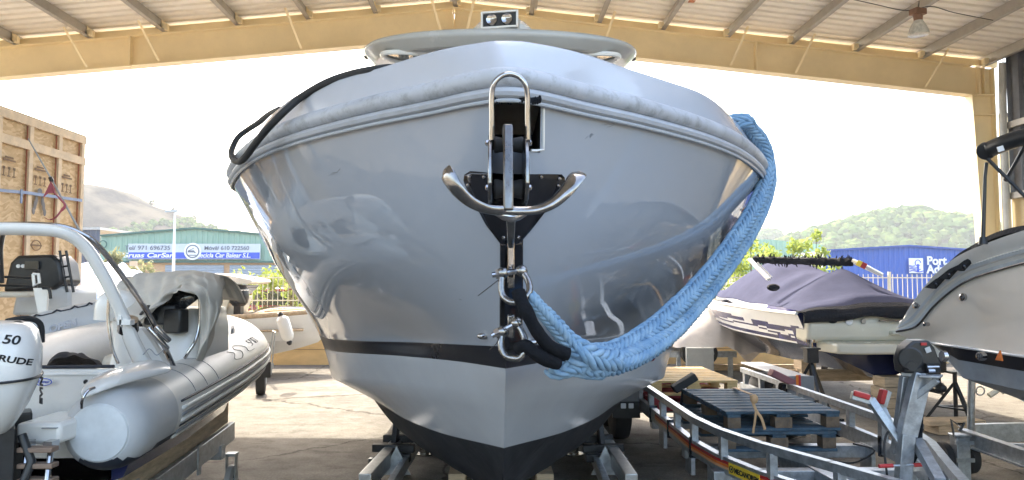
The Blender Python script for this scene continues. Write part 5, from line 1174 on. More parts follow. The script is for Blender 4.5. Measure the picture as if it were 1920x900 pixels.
# small white tender with rope fendering, bow to the right
c = P(525, 640, 12.0); sbp = (c.x - 3.0, 12.9, 0); sb = thing('small_boat', 'small white open boat with tan rope fendering and outboard by the fence', 'boat', sbp, R(-90) - R(-14))
rows = boat_rows(3.3, 1.55, .28, .50, .93, .16); put_hull(sb, rows, [white_gel], lambda i, k: 0)
M = WM[sb.name]
m = MB(); ed = [V(r[0]) + V((0, 0, .03)) for r in rows] + [V(r[-1]) + V((0, 0, .03)) for r in rows[::-1]]; m.tube(ed, .045, 8); Lx(sb, m).build('rope_gunwale', teak, sb)
m = MB(); m.box((0, 1.6, .78), (1.3, 2.9, .03)); m.box((0, 1.2, .98), (1.0, .30, .22)); m.box((0, 2.2, .98), (.9, .3, .2)); Lx(sb, m).build('seat', teak, sb, bevel=.03)
m = MB(); m.box((.1, .8, 1.02), (.5, .35, .3)); Lx(sb, m).build('console', seat_m, sb, bevel=.04)
m = MB(); m.tube(smooth_path([(-.55, 2.0, 1.02), (-.45, 2.5, 1.16), (-.1, 3.1, 1.14), (.1, 3.1, 1.14), (.45, 2.5, 1.16), (.55, 2.0, 1.02)], 4), .015, 6); Lx(sb, m).build('bow_rail', steel, sb)
so = thing('outboard_motor', 'small black topped outboard motor on the white open boat', 'outboard motor', P(448, 590, 13.0))
c = P(448, 556, 13.0); m = MB(); m.lathe([(.10, -.16), (.15, -.10), (.17, 0), (.16, .12), (.11, .19), (.03, .21)], c, n=16); m.build('cowl', black_pl, so)
m = MB(); m.lathe([(.15, 0), (.165, .06)], c + V((0, 0, .06))); m.build('cowl_band', white_p, so); m = MB(); m.box(c + V((0, 0, -.5)), (.12, .16, .7)); m.build('leg', black_pl, so)
# white fender hanging off its bow
fa = P(527, 592, 11.6); fb = P(542, 640, 11.6); d = (fb - fa); fd = thing('boat_fender', 'white cylindrical fender hanging at the bow of the small white boat', 'fender', fb)
m = MB(); m.lathe([(.03, 0), (.085, .04), (.10, .08), (.10, d.length - .08), (.085, d.length - .04), (.03, d.length)], fa, d, 20); m.build('body', white_gel, fd)
for p, q in ((fa, -1), (fb, 1)): m = MB(); m.lathe([(.035, -.02), (.045, .02), (.02, .06)], p, d * q, 12); m.build('end_cap', black_pl, fd)
m = MB(); m.tube([fa, P(521, 588, 11.7)], .012, 5); m.build('lanyard', black_pl, fd)
m = MB(); m.tube([P(512, 620, 12.0), P(503, 700, 12.2)], .012, 5); m.tube([P(516, 622, 12.0), P(508, 702, 12.2)], .012, 5); m.box((P(440, 690, 12.5).x, 12.6, .22), (1.2, .08, .08)); m.box((P(480, 690, 12.5).x, 12.6, .12), (.1, .1, .24)); m.box((P(430, 690, 12.5).x, 12.6, .2), (.1, .1, .4)); tag(m.build('support_frame', galv), 'thin steel support frame under the small white open boat', 'frame')
wc = PZ(490, 742, 0); wt = thing('dolly_wheel', 'small black wheel with mudflap behind the bow of the near inflatable', 'wheel', wc)
m = MB(); m.lathe([(.12, -.07), (.20, -.06), (.21, 0), (.20, .06), (.12, .07)], (wc.x - .04, wc.y + .1, .21), V((1, .25, 0)), 24); m.build('tyre', black_rub, wt)
m = MB(); m.lathe([(.05, -.075), (.12, -.05), (.12, .05), (.05, .075)], (wc.x - .04, wc.y + .1, .21), V((1, .25, 0)), 16); m.build('rim', galv, wt); m = MB(); m.box((wc.x + .1, wc.y - .12, .38), (.12, .02, .22)); m.build('mudflap', black_rub, wt)
# cruiser with raked dark windscreen behind the cover
cz = thing('cabin_cruiser', 'white cruiser with raked black windscreen, mostly hidden behind the taupe cover', 'boat', (P(380, 600, 13.2).x, 13.2, 0))
def pr(pts, Y, d, nm, mt, bev=.02): m = MB(); m.prism([P(x, y, Y) for x, y in pts], (0, d, 0)); return m.build(nm, mt, cz, bevel=bev)
pr([(300, 512), (415, 513), (470, 524), (474, 529), (462, 533), (300, 532)], 12.9, 1.1, 'hardtop', white_gel)
pr([(300, 534), (458, 534), (440, 552), (412, 558), (300, 560)], 13.0, .9, 'windscreen', glass_d)
pr([(280, 562), (410, 560), (432, 556), (418, 600), (400, 640), (300, 650), (280, 640)], 12.9, 1.2, 'hull', cream_gel)
pr([(464, 524), (478, 520), (482, 523), (470, 529)], 13.2, .3, 'anchor_light', steel, .005)
m = MB(); m.box((P(350, 640, 13.4).x, 13.5, .3), (1.6, .9, .58)); m.build('keel_block', wood, cz)
# boat under blue tarpaulin
tb_ = thing('covered_boat', 'boat under a crumpled pale blue tarpaulin, behind the radar arch', 'covered boat', (P(150, 600, 11).x, 11.6, 0))
rws = []
for i in range(22):
    t = i / 21; px = 95 + 165 * t; ty = 522 - 34 * math.sin(math.pi * min(1, .25 + t * .75)) ** .8 if t < 1 else 520; r = []
    for j in range(7):
        s_ = j / 6; p = P(px, 585 + (ty - 585) * math.sin(s_ * math.pi / 2), 10.6 + 1.2 * s_); r.append(V((p.x, 10.6 + 1.6 * s_, p.z + noise.noise(V((i * .6, j * .8, 4))) * .13)))
    rws.append(r)
m = MB(); m.grid(rws); m.build('tarpaulin', blue_tarp, tb_, sub=1, sharp=180)
m = MB(); a = P(95, 575, 10.9); b = P(262, 575, 10.9); m.prism([a, b, V((b.x - .3, b.y, .5)), V((a.x, a.y, .5))], (0, 1.3, 0)); m.build('hull', white_gel, tb_, bevel=.05)
m = MB(); m.box(((a.x + b.x) / 2, 11.5, .25), (1.2, .5, .5)); m.build('block', wood, tb_)
c = P(250, 494, 10.9); fx = thing('deck_light', 'small white floodlight on a stalk above the blue tarpaulin boat', 'light', P(258, 510, 10.9))
m = MB(); m.box(c, (.10, .08, .07), .4); m.build('lamp_head', white_p, fx); m = MB(); m.tube([c, P(262, 508, 10.9), P(262, 530, 11)], .012, 6); m.build('stalk', white_p, fx)
# ================================================================ RIGHT SIDE
def ll(a, b, t): return tuple(x + (y - x) * t for x, y in zip(a, b))
# ---- wrapped boat in the distance
wr = thing('wrapped_boat', 'boat wrapped in off white shrink film with red tape, beyond the blue rope', 'wrapped boat', (P(1350, 660, 12.8).x, 12.8, 0))
rws = []
top = [(1236, 640), (1262, 610), (1290, 590), (1325, 574), (1355, 560), (1378, 566), (1392, 590), (1412, 618), (1436, 640), (1446, 652)]
bot = [(1236, 648), (1262, 650), (1290, 653), (1325, 652), (1355, 650), (1378, 654), (1392, 668), (1412, 660), (1436, 662), (1446, 655)]
for k in range(36):
    u = k / 35 * 9; i = min(int(u), 8); a = ll(top[i], top[i + 1], u - i); b = ll(bot[i], bot[i + 1], u - i); r = []
    for j in range(12):
        s_ = j / 8; 
        if s_ <= 1: p = P(a[0] + (b[0] - a[0]) * (1 - s_), b[1] + (a[1] - b[1]) * math.sin(s_ * math.pi / 2) ** .8, 12.4 + .7 * s_)
        else: q = P(a[0], a[1], 13.1); p = V((q.x, 13.1 + (s_ - 1) * 3, q.z - (s_ - 1) ** 2 * 3))
        n_ = noise.noise(V((k * .5, j * .7, 2))) * .05; r.append(p + V((0, n_, n_)))
    rws.append(r)
m = MB(); m.grid(rws); m.build('shrink_film', shrink, wr, sub=1, sharp=180)
m = MB(); m.tube(smooth_path([P(1362, 572, 12.85), P(1353, 590, 12.6), P(1356, 606, 12.5), P(1368, 612, 12.45), P(1380, 614, 12.4)], 5), .02, 6, flat=.4); m.tube(smooth_path([P(1362, 572, 12.85), P(1373, 576, 12.8)], 3), .02, 6, flat=.4); m.build('red_tape', red_m, wr)
wt2 = thing('boat_trailer', 'galvanised trailer with a spare wheel under the shrink wrapped boat', 'trailer', (P(1340, 660, 12.6).x, 12.6, 0))
m = MB(); a = P(1250, 664, 12.7); b = P(1380, 664, 12.7); m.beam(a, b, .08, .10); m.beam(a + V((0, 1.2, 0)), b + V((0, 1.2, 0)), .08, .10); m.box((a + b) / 2 + V((.3, .6, 0)), (.08, 1.2, .08)); m.build('frame', galv, wt2)
for px in (1323, 1298): 
    c = P(px, 660, 12.55); m = MB(); m.lathe([(.10, -.07), (.19, -.06), (.20, 0), (.19, .06), (.10, .07)], (c.x, c.y, .42), V((.1, -1, 0)), 24); tw = m.build('tyre', black_rub, wt2)
    m = MB(); m.lathe([(.03, .075), (.10, .068), (.12, .075)], (c.x, c.y, .42), V((.1, -1, 0)), 18); m.build('rim', galv, tw)
c = P(1325, 680, 11.9); m = MB(); m.box((c.x, 12.3, .28), (.45, .06, .50)); m.build('mudguard_panel', pm('grey panel', (.33, .35, .35), .6), wt2)
for x_ in (a.x + .2, b.x - .1): m = MB(); m.box((x_, 12.7, .2), (.07, .07, .42)); m.build('leg', galv, wt2)
m = MB(); c = PZ(1385, 668, 0); m.box((P(1400, 660, 13.6).x, 13.6, .06), (2.4, .10, .10)); tag(m.build('timber_beam', wood), 'long timber beam lying on the ground before the ochre wall on the right', 'timber')
c = PZ(1472, 672, 0); m = MB(); m.box((c.x, c.y, .12), (.28, .2, .22)); tag(m.build('timber_block', wood), 'pale timber block on the ground at the ochre wall below the blue speedboat', 'block')

# ---- covered speedboat
ang = math.atan2(-(4.45 - 4.72), 14.7 - 9.0)
sp = thing('speedboat', 'white and indigo speedboat under a slate cover, on stands right of centre', 'speedboat', (4.74, 9.0, 0), ang)
rows = boat_rows(5.7, 2.15, .42, .84, 1.24, .20, 21, .3)
indigo = pm('indigo hull graphic', (.022, .022, .10), .2, var=.4, coat=.15, spec=.3)
# finer vertical rows so that the graphic can be laid in
fr = []
for r in rows:
    q = [r[0]]; l_ = []
    for k in range(10): 
        nsub = 8 if k in (1, 2, 7, 8) else 1
        for s_ in range(nsub): l_.append(ll(r[k], r[k + 1], s_ / nsub))
    l_.append(r[10]); fr.append(l_)
ncol = len(fr[0])
fr2 = []
for i in range(len(fr) - 1):
    for s_ in range(5): fr2.append([ll(p, q, s_ / 5) for p, q in zip(fr[i], fr[i + 1])])
fr2.append(fr[-1])
def spmat(i, k):
    t = i / len(fr2); v = (k - 1) / 16. if k <= 16 else ((ncol - 2 - k) / 16.)     # 0 at sheer .. 1 at chine
    if v > 1.0 or v < 0: return 2 if v > 1 else 0
    top = .16 + .22 * (1 - t) ** 1.5
    if v < top: return 0
    if t < .05: return 1
    sw = .60 + .06 * math.sin(t * 12)
    if top + .05 < v < sw - .10 + .1 * t and t < .62 and not (.27 < t < .32): return 1
    if abs(v - (sw + .02 + .05 * math.sin(t * 17))) < .035 and t < .8: return 1
    if .80 < v < .93 and t < .9: return 1
    if top + .1 < v < .60 and .68 < t < .80: return 1
    return 0
M = WM[sp.name]; m = MB(); m.grid([[M @ V(p) for p in r] for r in fr2], mif=spmat); m.build('hull', [white_gel, indigo, navy_gel], sp, sharp=30)
m = MB(); m.add([V(p) for p in rows[0]], [tuple(range(11))]); Lx(sp, m).build('transom', navy_gel, sp)
# moulded cream transom, platform
def prs(pts, x0_, x1_, nm, mt, bev=.03, par=sp):
    mm = MB(); mm.prism([(x0_, y, z) for y, z in pts], (x1_ - x0_, 0, 0)); return Lx(sp, mm).build(nm, mt, par, bevel=bev)
prs([(-.02, .88), (-.10, .92), (-.12, 1.10), (-.06, 1.24), (.25, 1.27), (.25, .9)], -1.0, 1.02, 'moulded_transom', cream_gel, .04)
m = MB(); pl = [(-.86, 0), (-.80, -.42), (-.6, -.52), (.6, -.52), (.80, -.42), (.86, 0)]; m.prism([(x, y, .78) for x, y in pl], (0, 0, .12)); Lx(sp, m).build('swim_platform', cream_gel, sp, bevel=.025)
m = MB(); m.box((.18, -.52, .71), (.20, .10, .16)); Lx(sp, m).build('platform_bracket', cream_gel, sp, bevel=.02)
m = MB(); m.tube(smooth_path([(-.12, -.12, 1.14), (-.08, -.17, 1.15), (.5, -.17, 1.13), (.95, -.17, 1.12)], 5), .012, 8); Lx(sp, m).build('grab_rail', steel, sp)
m = MB(); m.box((.35, -.14, 1.0), (.7, .1, .045)); Lx(sp, m).build('step', cream_gel, sp, bevel=.015)
for x, mt_, r_ in ((-.70, black_pl, .055), (-.50, white_p, .05), (-.32, pm('chrome cap', (.4, .4, .4), .3, .8), .035)):
    m = MB(); m.lathe([(r_, 0), (r_ * .8, .01)], V((x, -.125, 1.14)), V((0, -1, 0)), 18, sx=1); m.v = [(x + (q[0] - x), q[1], 1.14 + (q[2] - 1.14) * (.45 if mt_ == black_pl else 1)) for q in m.v]; Lx(sp, m).build('transom_fitting', mt_, sp)
m = MB(); m.lathe([(.03, -.02), (.03, .02)], V((.30, -.19, 1.14)), V((0, -1, 0)), 12); m.box((.42, -.18, 1.12), (.26, .03, .04)); Lx(sp, m).build('rail_bracket', steel, sp)
m = MB(); m.box((.25, -.30, .70), (.34, .5, .26)); m.box((.25, -.42, .52), (.20, .26, .30)); m.box((.25, -.30, .50), (.16, .5, .05)); m.lathe([(.03, -.25), (.07, -.15), (.07, .12), (.04, .2)], (.25, -.5, .42), V((0, 1, 0)), 14); m.lathe([(.17, -.05), (.19, 0), (.17, .06)], (.25, -.10, .66), V((0, 1, 0)), 18); Lx(sp, m).build('stern_drive', black_pl, sp, bevel=.02)
m = MB(); m.tube(smooth_path([(-.05, -.5, .55), (.05, -.62, .48), (.22, -.66, .40), (.32, -.6, .34)], 4), .02, 7); Lx(sp, m).build('trim_ram', steel, sp)
m = MB(); m.tube([(r_[0][0] * 1.01, r_[0][1], r_[0][2] - .015) for r_ in rows], .022, 7); m.tube([(r_[-1][0] * 1.01, r_[-1][1], r_[-1][2] - .015) for r_ in rows], .022, 7); Lx(sp, m).build('gunwale', white_gel, sp)
# cover
cvx = thing('boat_cover', 'slate blue fitted cover stretched over the indigo speedboat, peaked in the middle', 'cover', (4.74, 9.0, 1.2), ang)
Wm = WM[sp.name]; rws = []
hs = [(-.15, 1.24, 1.30), (.02, 1.26, 1.38), (.35, 1.27, 1.50), (.75, 1.28, 1.70), (.95, 1.28, 1.80), (1.2, 1.29, 1.74), (1.8, 1.30, 1.77), (2.4, 1.32, 1.92), (2.9, 1.34, 1.95), (3.3, 1.36, 1.86), (4.0, 1.40, 1.55), (4.6, 1.44, 1.47)]
ys_ = [h_[0] for h_ in hs]
for y in np.linspace(-.15, 4.6, 40):
    ze = pchip(ys_, [h_[1] for h_ in hs], y); zp = pchip(ys_, [h_[2] for h_ in hs], y); hwid = pchip([r_[0][1] for r_ in rows], [abs(r_[0][0]) for r_ in rows], max(0, y)) * (1.0 - .20 * min(1, max(0, (y - .3) / .8))); r = []
    for x_ in np.linspace(-1, 1, 27):
        pk = 1 - abs(x_) ** (1.15 if .3 < y < 1.5 else 1.9 + .0)
        z = ze + (zp - ze) * pk; z += noise.noise(V((x_ * 3, y * 1.3, 5))) * .03
        r.append(Wm @ V((x_ * hwid * 1.0, y, z)))
    rws.append(r)
m = MB(); m.grid(rws, mif=lambda i, k: 1 if i < 1 else 0); m.build('fabric', [blue_canvas, black_canvas], cvx, sub=1, sharp=180, solid=.006)
m = MB(); m.grid([[rws[0][k] + V((0, -.004, .01)) for k in range(27)], [rws[0][k] + V((0, -.03, -.05)) for k in range(27)], [rws[0][k] + V((0, -.02, -.12 - .02 * math.sin(k * .5))) for k in range(27)]]); m.build('hem', black_canvas, cvx, solid=.006, sharp=180)
m = MB(); m.tube([Wm @ V((.0, .95, 1.72)), Wm @ V((.0, .95, 1.82))], .012, 6); m.build('peak_pole', black_pl, cvx)
bt_ = thing('folded_bimini', 'ragged black rolled canopy on white arms, folded flat above the slate cover', 'canopy', (4.3, 11.0, 1.8))
pa = P(1412, 487, 10.6); pb = P(1600, 492, 10.0); m = MB(); pts = [pa.lerp(pb, k / 40) + V((0, 0, noise.noise(V((k * .9, 0, 0))) * .016)) for k in range(41)]; m.tube(pts, [.055 + abs(noise.noise(V((k * 1.3, 3, 0)))) * .035 for k in range(41)], 10, flat=.9)
rnd = random.Random(3)
for k in range(70): p = pts[rnd.randrange(41)]; m.tube([p, p + V((rnd.uniform(-.05, .05), rnd.uniform(-.05, .02), rnd.choice((-1, 1)) * rnd.uniform(.06, .10)))], [.02, .005], 5)
m.build('rolled_canopy', black_canvas, bt_)
for pts, r_ in (([P(1406, 486, 10.4), P(1420, 502, 10.2), P(1442, 524, 10.0)], .035), ([P(1598, 488, 9.8), P(1625, 500, 9.7), P(1655, 516, 9.6)], .035), ([P(1420, 492, 10.5), P(1447, 520, 10.3)], .015), ([P(1600, 494, 10.1), P(1648, 516, 10)], .015)):
    m = MB(); m.tube(pts, r_, 8, flat=.7); m.build('canopy_arm', white_gel, bt_)
m = MB(); q0 = P(1607, 492, 9.7); q1 = P(1624, 500, 9.65); m.beam(q0, q0.lerp(q1, .5), .085, .075, mi=0); m.beam(q0.lerp(q1, .5), q1, .087, .077, mi=1); m.build('warning_tag', [yellow_m, red_m], bt_)
m = MB(); m.ball(P(1450, 539, 9.9), (.09, .05, .05), 10, 6); m.build('black_tuft', black_canvas, cvx)
# stands + blocks under speedboat
def jackstand(c, h, label, grp=None, r=.28, mat_=black_pl):
    t = thing('jack_stand', label, 'jack stand', (c[0], c[1], 0), 0, grp)
    for k in range(3): a = k * 2.094 + .5; m = MB(); m.beam((c[0], c[1], h * .82), (c[0] + math.cos(a) * r, c[1] + math.sin(a) * r, .01), .03, .03); m.build('leg', mat_, t)
    m = MB(); m.tube([(c[0], c[1], h * .15), (c[0], c[1], h)], .022, 10); m.build('post', mat_, t)
    m = MB(); m.box((c[0], c[1], h), (.16, .16, .02)); m.build('head_plate', mat_, t)
    m = MB()
    for k in range(3):
        a = k * 2.094 + .5; b_ = a + 2.094; m.beam((c[0] + math.cos(a) * r * .6, c[1] + math.sin(a) * r * .6, h * .35), (c[0] + math.cos(b_) * r * .6, c[1] + math.sin(b_) * r * .6, h * .35), .02, .02)
    m.build('ring_brace', mat_, t); return t
c = P(1523, 780, 8.4); js = jackstand((c.x, 8.4, 0), .86, 'black tripod jack stand with square screw head under the indigo speedboat', r=.36)
m = MB(); m.box((c.x, 8.4, .78), (.13, .13, .16)); m.build('screw_box', black_pl, js, bevel=.01); m = MB(); m.tube([(c.x, 8.4, .86), (c.x, 8.4, .95)], .025, 8); m.lathe([(.05, 0), (.05, .03)], (c.x, 8.4, .93)); m.build('screw', steel, js)
for (px, Y, h, w_), lab in (((1505, 9.6, .62, .2), 'tall timber block stack behind the jack stand of the indigo speedboat'), ((1660, 8.9, .52, .28), 'stack of timber blocks under the stern drive of the indigo speedboat')):
    x = P(px, 500, Y).x; t = thing('timber_stack', lab, 'blocks', (x, Y, 0))
    nz_ = int(h / .12)
    for k in range(nz_): m = MB(); m.box((x + .02 * (k % 2), Y, .06 + k * .122), (w_, w_, .118), .1 * (k % 3)); m.build('block', wood, t, bevel=.004)
m = MB(); a = P(1475, 668, 9.8); m.box((4.3, 9.7, .40), (1.4, .12, .14), .05); tag(m.build('bearer_beam', wood), 'pale timber bearer under the keel of the indigo speedboat', 'beam')
m = MB(); pts = [P(1430, 650, 9.3), P(1490, 676, 8.7), P(1560, 690, 8.5), P(1600, 706, 8.2), P(1560, 712, 8.3)]; 
# ---- beige cruiser
bc = thing('motor_cruiser', 'beige hulled motor cruiser with white deck at the right edge', 'motor cruiser', (4.7, 4.5, 0))
def rr(pts): return smooth_path(pts, 6)
# side of the boat: rails defined from stern corner forward (towards the camera side)
K = {}
K['top'] = rr([P(1690, 604, 6.1), P(1706, 575, 5.95), P(1735, 535, 5.75), P(1765, 503, 5.55), P(1800, 478, 5.35), P(1845, 458, 5.1), P(1920, 432, 4.75), P(2050, 400, 4.2), P(2400, 360, 3.1)])
K['g1'] = rr([P(1684, 612, 6.12), P(1712, 592, 5.97), P(1742, 556, 5.77), P(1774, 526, 5.57), P(1810, 502, 5.37), P(1856, 484, 5.12), P(1932, 462, 4.77), P(2062, 434, 4.22), P(2410, 398, 3.12)])
K['g2'] = rr([P(1683, 622, 6.12), P(1720, 612, 5.97), P(1752, 576, 5.77), P(1786, 546, 5.57), P(1822, 524, 5.37), P(1868, 508, 5.12), P(1944, 488, 4.77), P(2074, 462, 4.22), P(2420, 430, 3.12)])
K['mid'] = rr([P(1700, 634, 6.1), P(1730, 632, 5.97), P(1765, 620, 5.75), P(1800, 610, 5.55), P(1840, 600, 5.35), P(1885, 595, 5.1), P(1960, 590, 4.75), P(2090, 585, 4.2), P(2440, 590, 3.1)])
K['low'] = rr([P(1702, 640, 6.1), P(1732, 643, 5.97), P(1766, 648, 5.75), P(1801, 653, 5.55), P(1841, 659, 5.35), P(1886, 666, 5.1), P(1961, 677, 4.75), P(2091, 700, 4.2), P(2440, 780, 3.1)])
n_ = len(K['top'])
def Wn(v, d): return v + V((-.0, 0, 0)) + V((-d, 0, 0))
m = MB(); rws = []
for i in range(n_):
    a, b, c_, d_, e_ = K['top'][i], K['g1'][i], K['g2'][i], K['mid'][i], K['low'][i]
    rws.append([a + V((.5, 0, .06)), a + V((.12, 0, .04)), a, a.lerp(b, .5) + V((-.01, 0, 0)), b, b + V((-.018, 0, -.01)), b.lerp(c_, .35) + V((-.02, 0, 0)), b.lerp(c_, .4), b.lerp(c_, .65), b.lerp(c_, .7) + V((-.016, 0, 0)), c_ + V((-.016, 0, 0)), c_ + V((.0, 0, -.006))])
m.grid(rws, mif=lambda i, k: 1 if k in (5, 9) else 0); m.build('gunwale', [white_gel, pm('silver band', (.62, .66, .70), .2)], bc, sharp=40)
m = MB(); m.grid([[c_ + V((.0, 0, -.006)), c_.lerp(d_, .5) + V((-.02, 0, 0)), d_, d_.lerp(e_, .5) + V((.01, 0, 0)), e_] for c_, d_, e_ in zip(K['g2'], K['mid'], K['low'])]); m.build('hull', beige_gel, bc, sharp=60)
m = MB(); m.tube([p + V((-.012, 0, 0)) for p in K['g2']], .009, 6); m.build('dark_pinstripe', pm('brown pinstripe', (.06, .05, .045), .3), bc)
m = MB(); m.tube([p + V((-.008, 0, .01)) for p in K['low']], .011, 6); m.build('chrome_strip', pm('silver band', (.45, .48, .5)), bc)
# black boot and pale bottom
bl1 = []; 
for i, e_ in enumerate(K['low']):
    if i < 8: continue
    t = i / n_; k_ = min(1, (i - 8) / 8); bl1.append([e_ + V((0.01, 0, 0)), e_ + V((.03, 0, -.085 * k_ - .01)), e_ + V((.035, 0, -.09 * k_ - .015)), e_ + V((.06, 0, -.20 * k_ - .03)), V((4.6, e_.y, max(.42, e_.z - .62)))])
blue_bot = pm('grey blue bottom paint', (.27, .32, .38), .5, var=.15, scale=4, dirt=.3, dirtcol=(.34, .36, .38))
m = MB(); m.grid(bl1, mif=lambda i, k: 0 if k < 1 else 1); m.build('bottom', [stripe_m, blue_bot], bc, sharp=30)
# deck, transom, far side
m = MB(); m.grid([[a + V((.12, 0, .03)), V((4.6, a.y, a.z + .10)), V((9.2 - a.x, a.y, a.z)), V((9.2 - a.x + .03, a.y, .95)), V((4.6, a.y, .45))] for a in K['top']]); m.build('deck', white_gel, bc, sharp=30)
m = MB(); a = K['top'][0]; b = K['low'][0]; m.add([a, V((9.2 - a.x, a.y, a.z)), V((9.2 - b.x, b.y, b.z)), V((4.6, b.y, .5)), b], [(0, 1, 2, 3, 4)]); m.build('transom', white_gel, bc)
m = MB(); m.prism([P(1683, 600, 6.15), P(1700, 596, 6.1), P(1712, 596, 6.05), P(1706, 618, 6.05), P(1684, 620, 6.15)], (1.6, .12, 0)); m.build('swim_platform', white_gel, bc, bevel=.02)
# dark cockpit coaming with cut-outs
ct = rr([P(1768, 500, 5.6), P(1790, 480, 5.5), P(1815, 465, 5.4), P(1845, 447, 5.2), P(1880, 434, 5.0), P(1920, 426, 4.8), P(2000, 412, 4.5)])
m = MB(); m.grid([[p + V((.02, 0, -.02)), p + V((.03, 0, .018)), p + V((.10, 0, .028)), p + V((.3, 0, .02))] for p in ct]); m.build('coaming', black_canvas, bc, sharp=60)
for i_, (px, py) in enumerate(((1760, 528), (1785, 510), (1813, 494))):
    c = P(px, py, 5.58 - i_ * .13); m = MB(); m.prism([c + V((-.02, 0, -.055)), c + V((.055, -.05, .055)), c + V((.0, -.01, .02)), c + V((-.05, .05, -.045))], (-.03, 0, 0)); m.build('vent_opening', void_m, bc)
    m = MB(); m.ball(c + V((-.025, 0, -.02)), (.015, .02, .02)); m.build('vent_bolt', steel_dark, bc)
for px, py, Yf, r_ in ((1726, 572, 5.9, .028), (1744, 608, 5.8, .016), (1815, 557, 5.45, .028), (1848, 668, 5.2, .03)):
    c = P(px, py, Yf); m = MB(); m.lathe([(r_, -.02), (r_, .02), (r_ * .6, .024), (r_ * .5, .010)], c + V((-.03, 0, 0)), V((-1, -.25, 0)), 18); m.build('hull_fitting', steel, bc)
m = MB(); c = P(1880, 668, 5.05); m.prism([c + V((-.01, 0, .04)), c + V((-.01, -.02, -.03)), c + V((-.01, .05, -.03))], (-.01, 0, 0)); m.build('orange_mark', orange_m, bc)
# aerial and folded bimini
m = MB(); m.tube([P(1843, 452, 5.0), P(1847, 330, 5.0), P(1850, 305, 5.0)], [.014, .011, .011], 8); m.lathe([(.03, 0), (.02, .05)], P(1843, 458, 5.0)); m.build('aerial', black_pl, bc)
bm = thing('folded_bimini', 'thick black rolled bimini with angled black struts over the beige cruiser', 'canopy', P(1890, 300, 5.0))
m = MB(); pts = rr([P(1846, 285, 5.0), P(1856, 280, 5.0), P(1890, 266, 4.85), P(1935, 254, 4.7), P(2050, 240, 4.3)]); m.tube(pts, [.045, .058] + [.062] * 4 + [.056] * (len(pts) - 6), 14); m.build('rolled_canopy', black_pl, bm)
m = MB(); c = P(1876, 279, 4.84); m.box(c, (.04, .01, .035), M=Matrix.Rotation(-.3, 3, 'Y')); m.build('care_tag', white_p, bm)
for a, b in (((1852, 298), (1965, 412)), ((1888, 334), (1925, 268))):
    m = MB(); m.tube([P(*a, 4.95), P(*b, 4.75)], .012, 8); m.build('strut', black_pl, bm)
m = MB(); m.ball(P(1888, 335, 4.93), .022); m.build('strut_joint', black_pl, bm)
# ---- trailer and supports under the beige cruiser
tr2 = thing('boat_trailer', 'galvanised trailer with jockey wheel under the beige cruiser', 'trailer', (4.4, 5.5, 0))
m = MB(); m.ibeam(P(1803, 818, 6.2), P(2040, 900, 5.0), .07, .13); m.build('side_rail', galv, tr2)
m = MB(); m.beam(P(1826, 812, 6.6), P(2060, 806, 6.6), .06, .16); m.build('cross_beam', galv, tr2)
m = MB(); m.beam(P(1890, 842, 6.3), P(2060, 850, 5.9), .05, .10); m.build('cross_beam', galv, tr2)
c = P(1822, 760, 6.5); m = MB(); m.tube([P(1822, 705, 6.5), P(1820, 818, 6.5)], .030, 14); m.box(P(1822, 702, 6.5), (.20, .10, .03)); m.build('support_post', galv, tr2)
m = MB(); m.tube([P(1838 + 8 * math.cos(a), 733 + 8 * math.sin(a), 6.5) for a in [k * math.pi / 8 for k in range(16)]], .007, 6, closed=True); m.tube([P(1822, 733, 6.5), P(1832, 733, 6.5)], .008, 6); m.build('clamp_handle', galv, tr2)
m = MB(); a = P(1800, 832, 6.1); m.box(a + V((0, 0, -.15)), (.11, .10, .42)); m.box(a + V((0, 0, .07)), (.13, .12, .02)); m.build('jockey_tube', galv, tr2, bevel=.005)
for z in (.12, -.02): m = MB(); m.box(a + V((0, -.06, z - .1)), (.15, .02, .03)); m.build('jockey_clamp', galv, tr2)
m = MB(); m.tube([a + V((.0, 0, .10)), a + V((.04, 0, .17)), P(1797, 795, 6.1)], .012, 8); m.build('jockey_handle', black_pl, tr2)
m = MB(); m.tube([a + V((-.06, -.02, .06)), a + V((-.08, -.02, .2)), a + V((.0, -.02, .14))], .01, 6); m.build('lock_pin', steel, tr2)
for dx in (-.105, .105): m = MB(); m.lathe([(.05, -.03), (.125, -.028), (.13, 0), (.125, .028), (.05, .03)], (a.x + dx, a.y + .06, .16), V((1, 0, 0)), 24); m.build('jockey_wheel', black_rub, tr2)
js2 = jackstand((P(1792, 760, 8.3).x, 8.3, 0), .60, 'black tripod jack stand on boards behind the winch, under the beige cruiser', r=.33)
t = thing('timber_stack', 'low stack of boards at the foot of the tripod by the winch post', 'boards', PZ(1782, 812, 0))
for k, (w_, h_) in enumerate(((.42, .09), (.62, .05))): c = PZ(1782, 812, 0); m = MB(); m.box((c.x, c.y, .05 + k * .075), (w_, .25, h_), .05); m.build('board', wood, t, bevel=.004)
m = MB(); m.tube([P(1855, 742, 7.6), P(1875, 728, 7.6)], .03, 8); m.tube([P(1872, 729, 7.6), P(1882, 738, 7.6)], .012, 6); tag(m.build('water_intake', cream_gel), 'cream pipe fitting sticking out below the beige cruiser', 'fitting')
m = MB(); c = PZ(1590, 705, 0)
cf = thing('far_wheel', 'small wheel standing at the ochre wall behind the stern of the indigo speedboat', 'wheel', PZ(1553, 706, 0))
c = PZ(1553, 706, 0); m = MB(); m.lathe([(.07, -.05), (.12, -.04), (.12, .04), (.07, .05)], (c.x, c.y, .12), V((.4, -1, 0)), 20); m.build('tyre', black_rub, cf); m = MB(); m.lathe([(.02, .055), (.07, .05)], (c.x, c.y, .12), V((.4, -1, 0)), 14); m.build('rim', galv, cf)

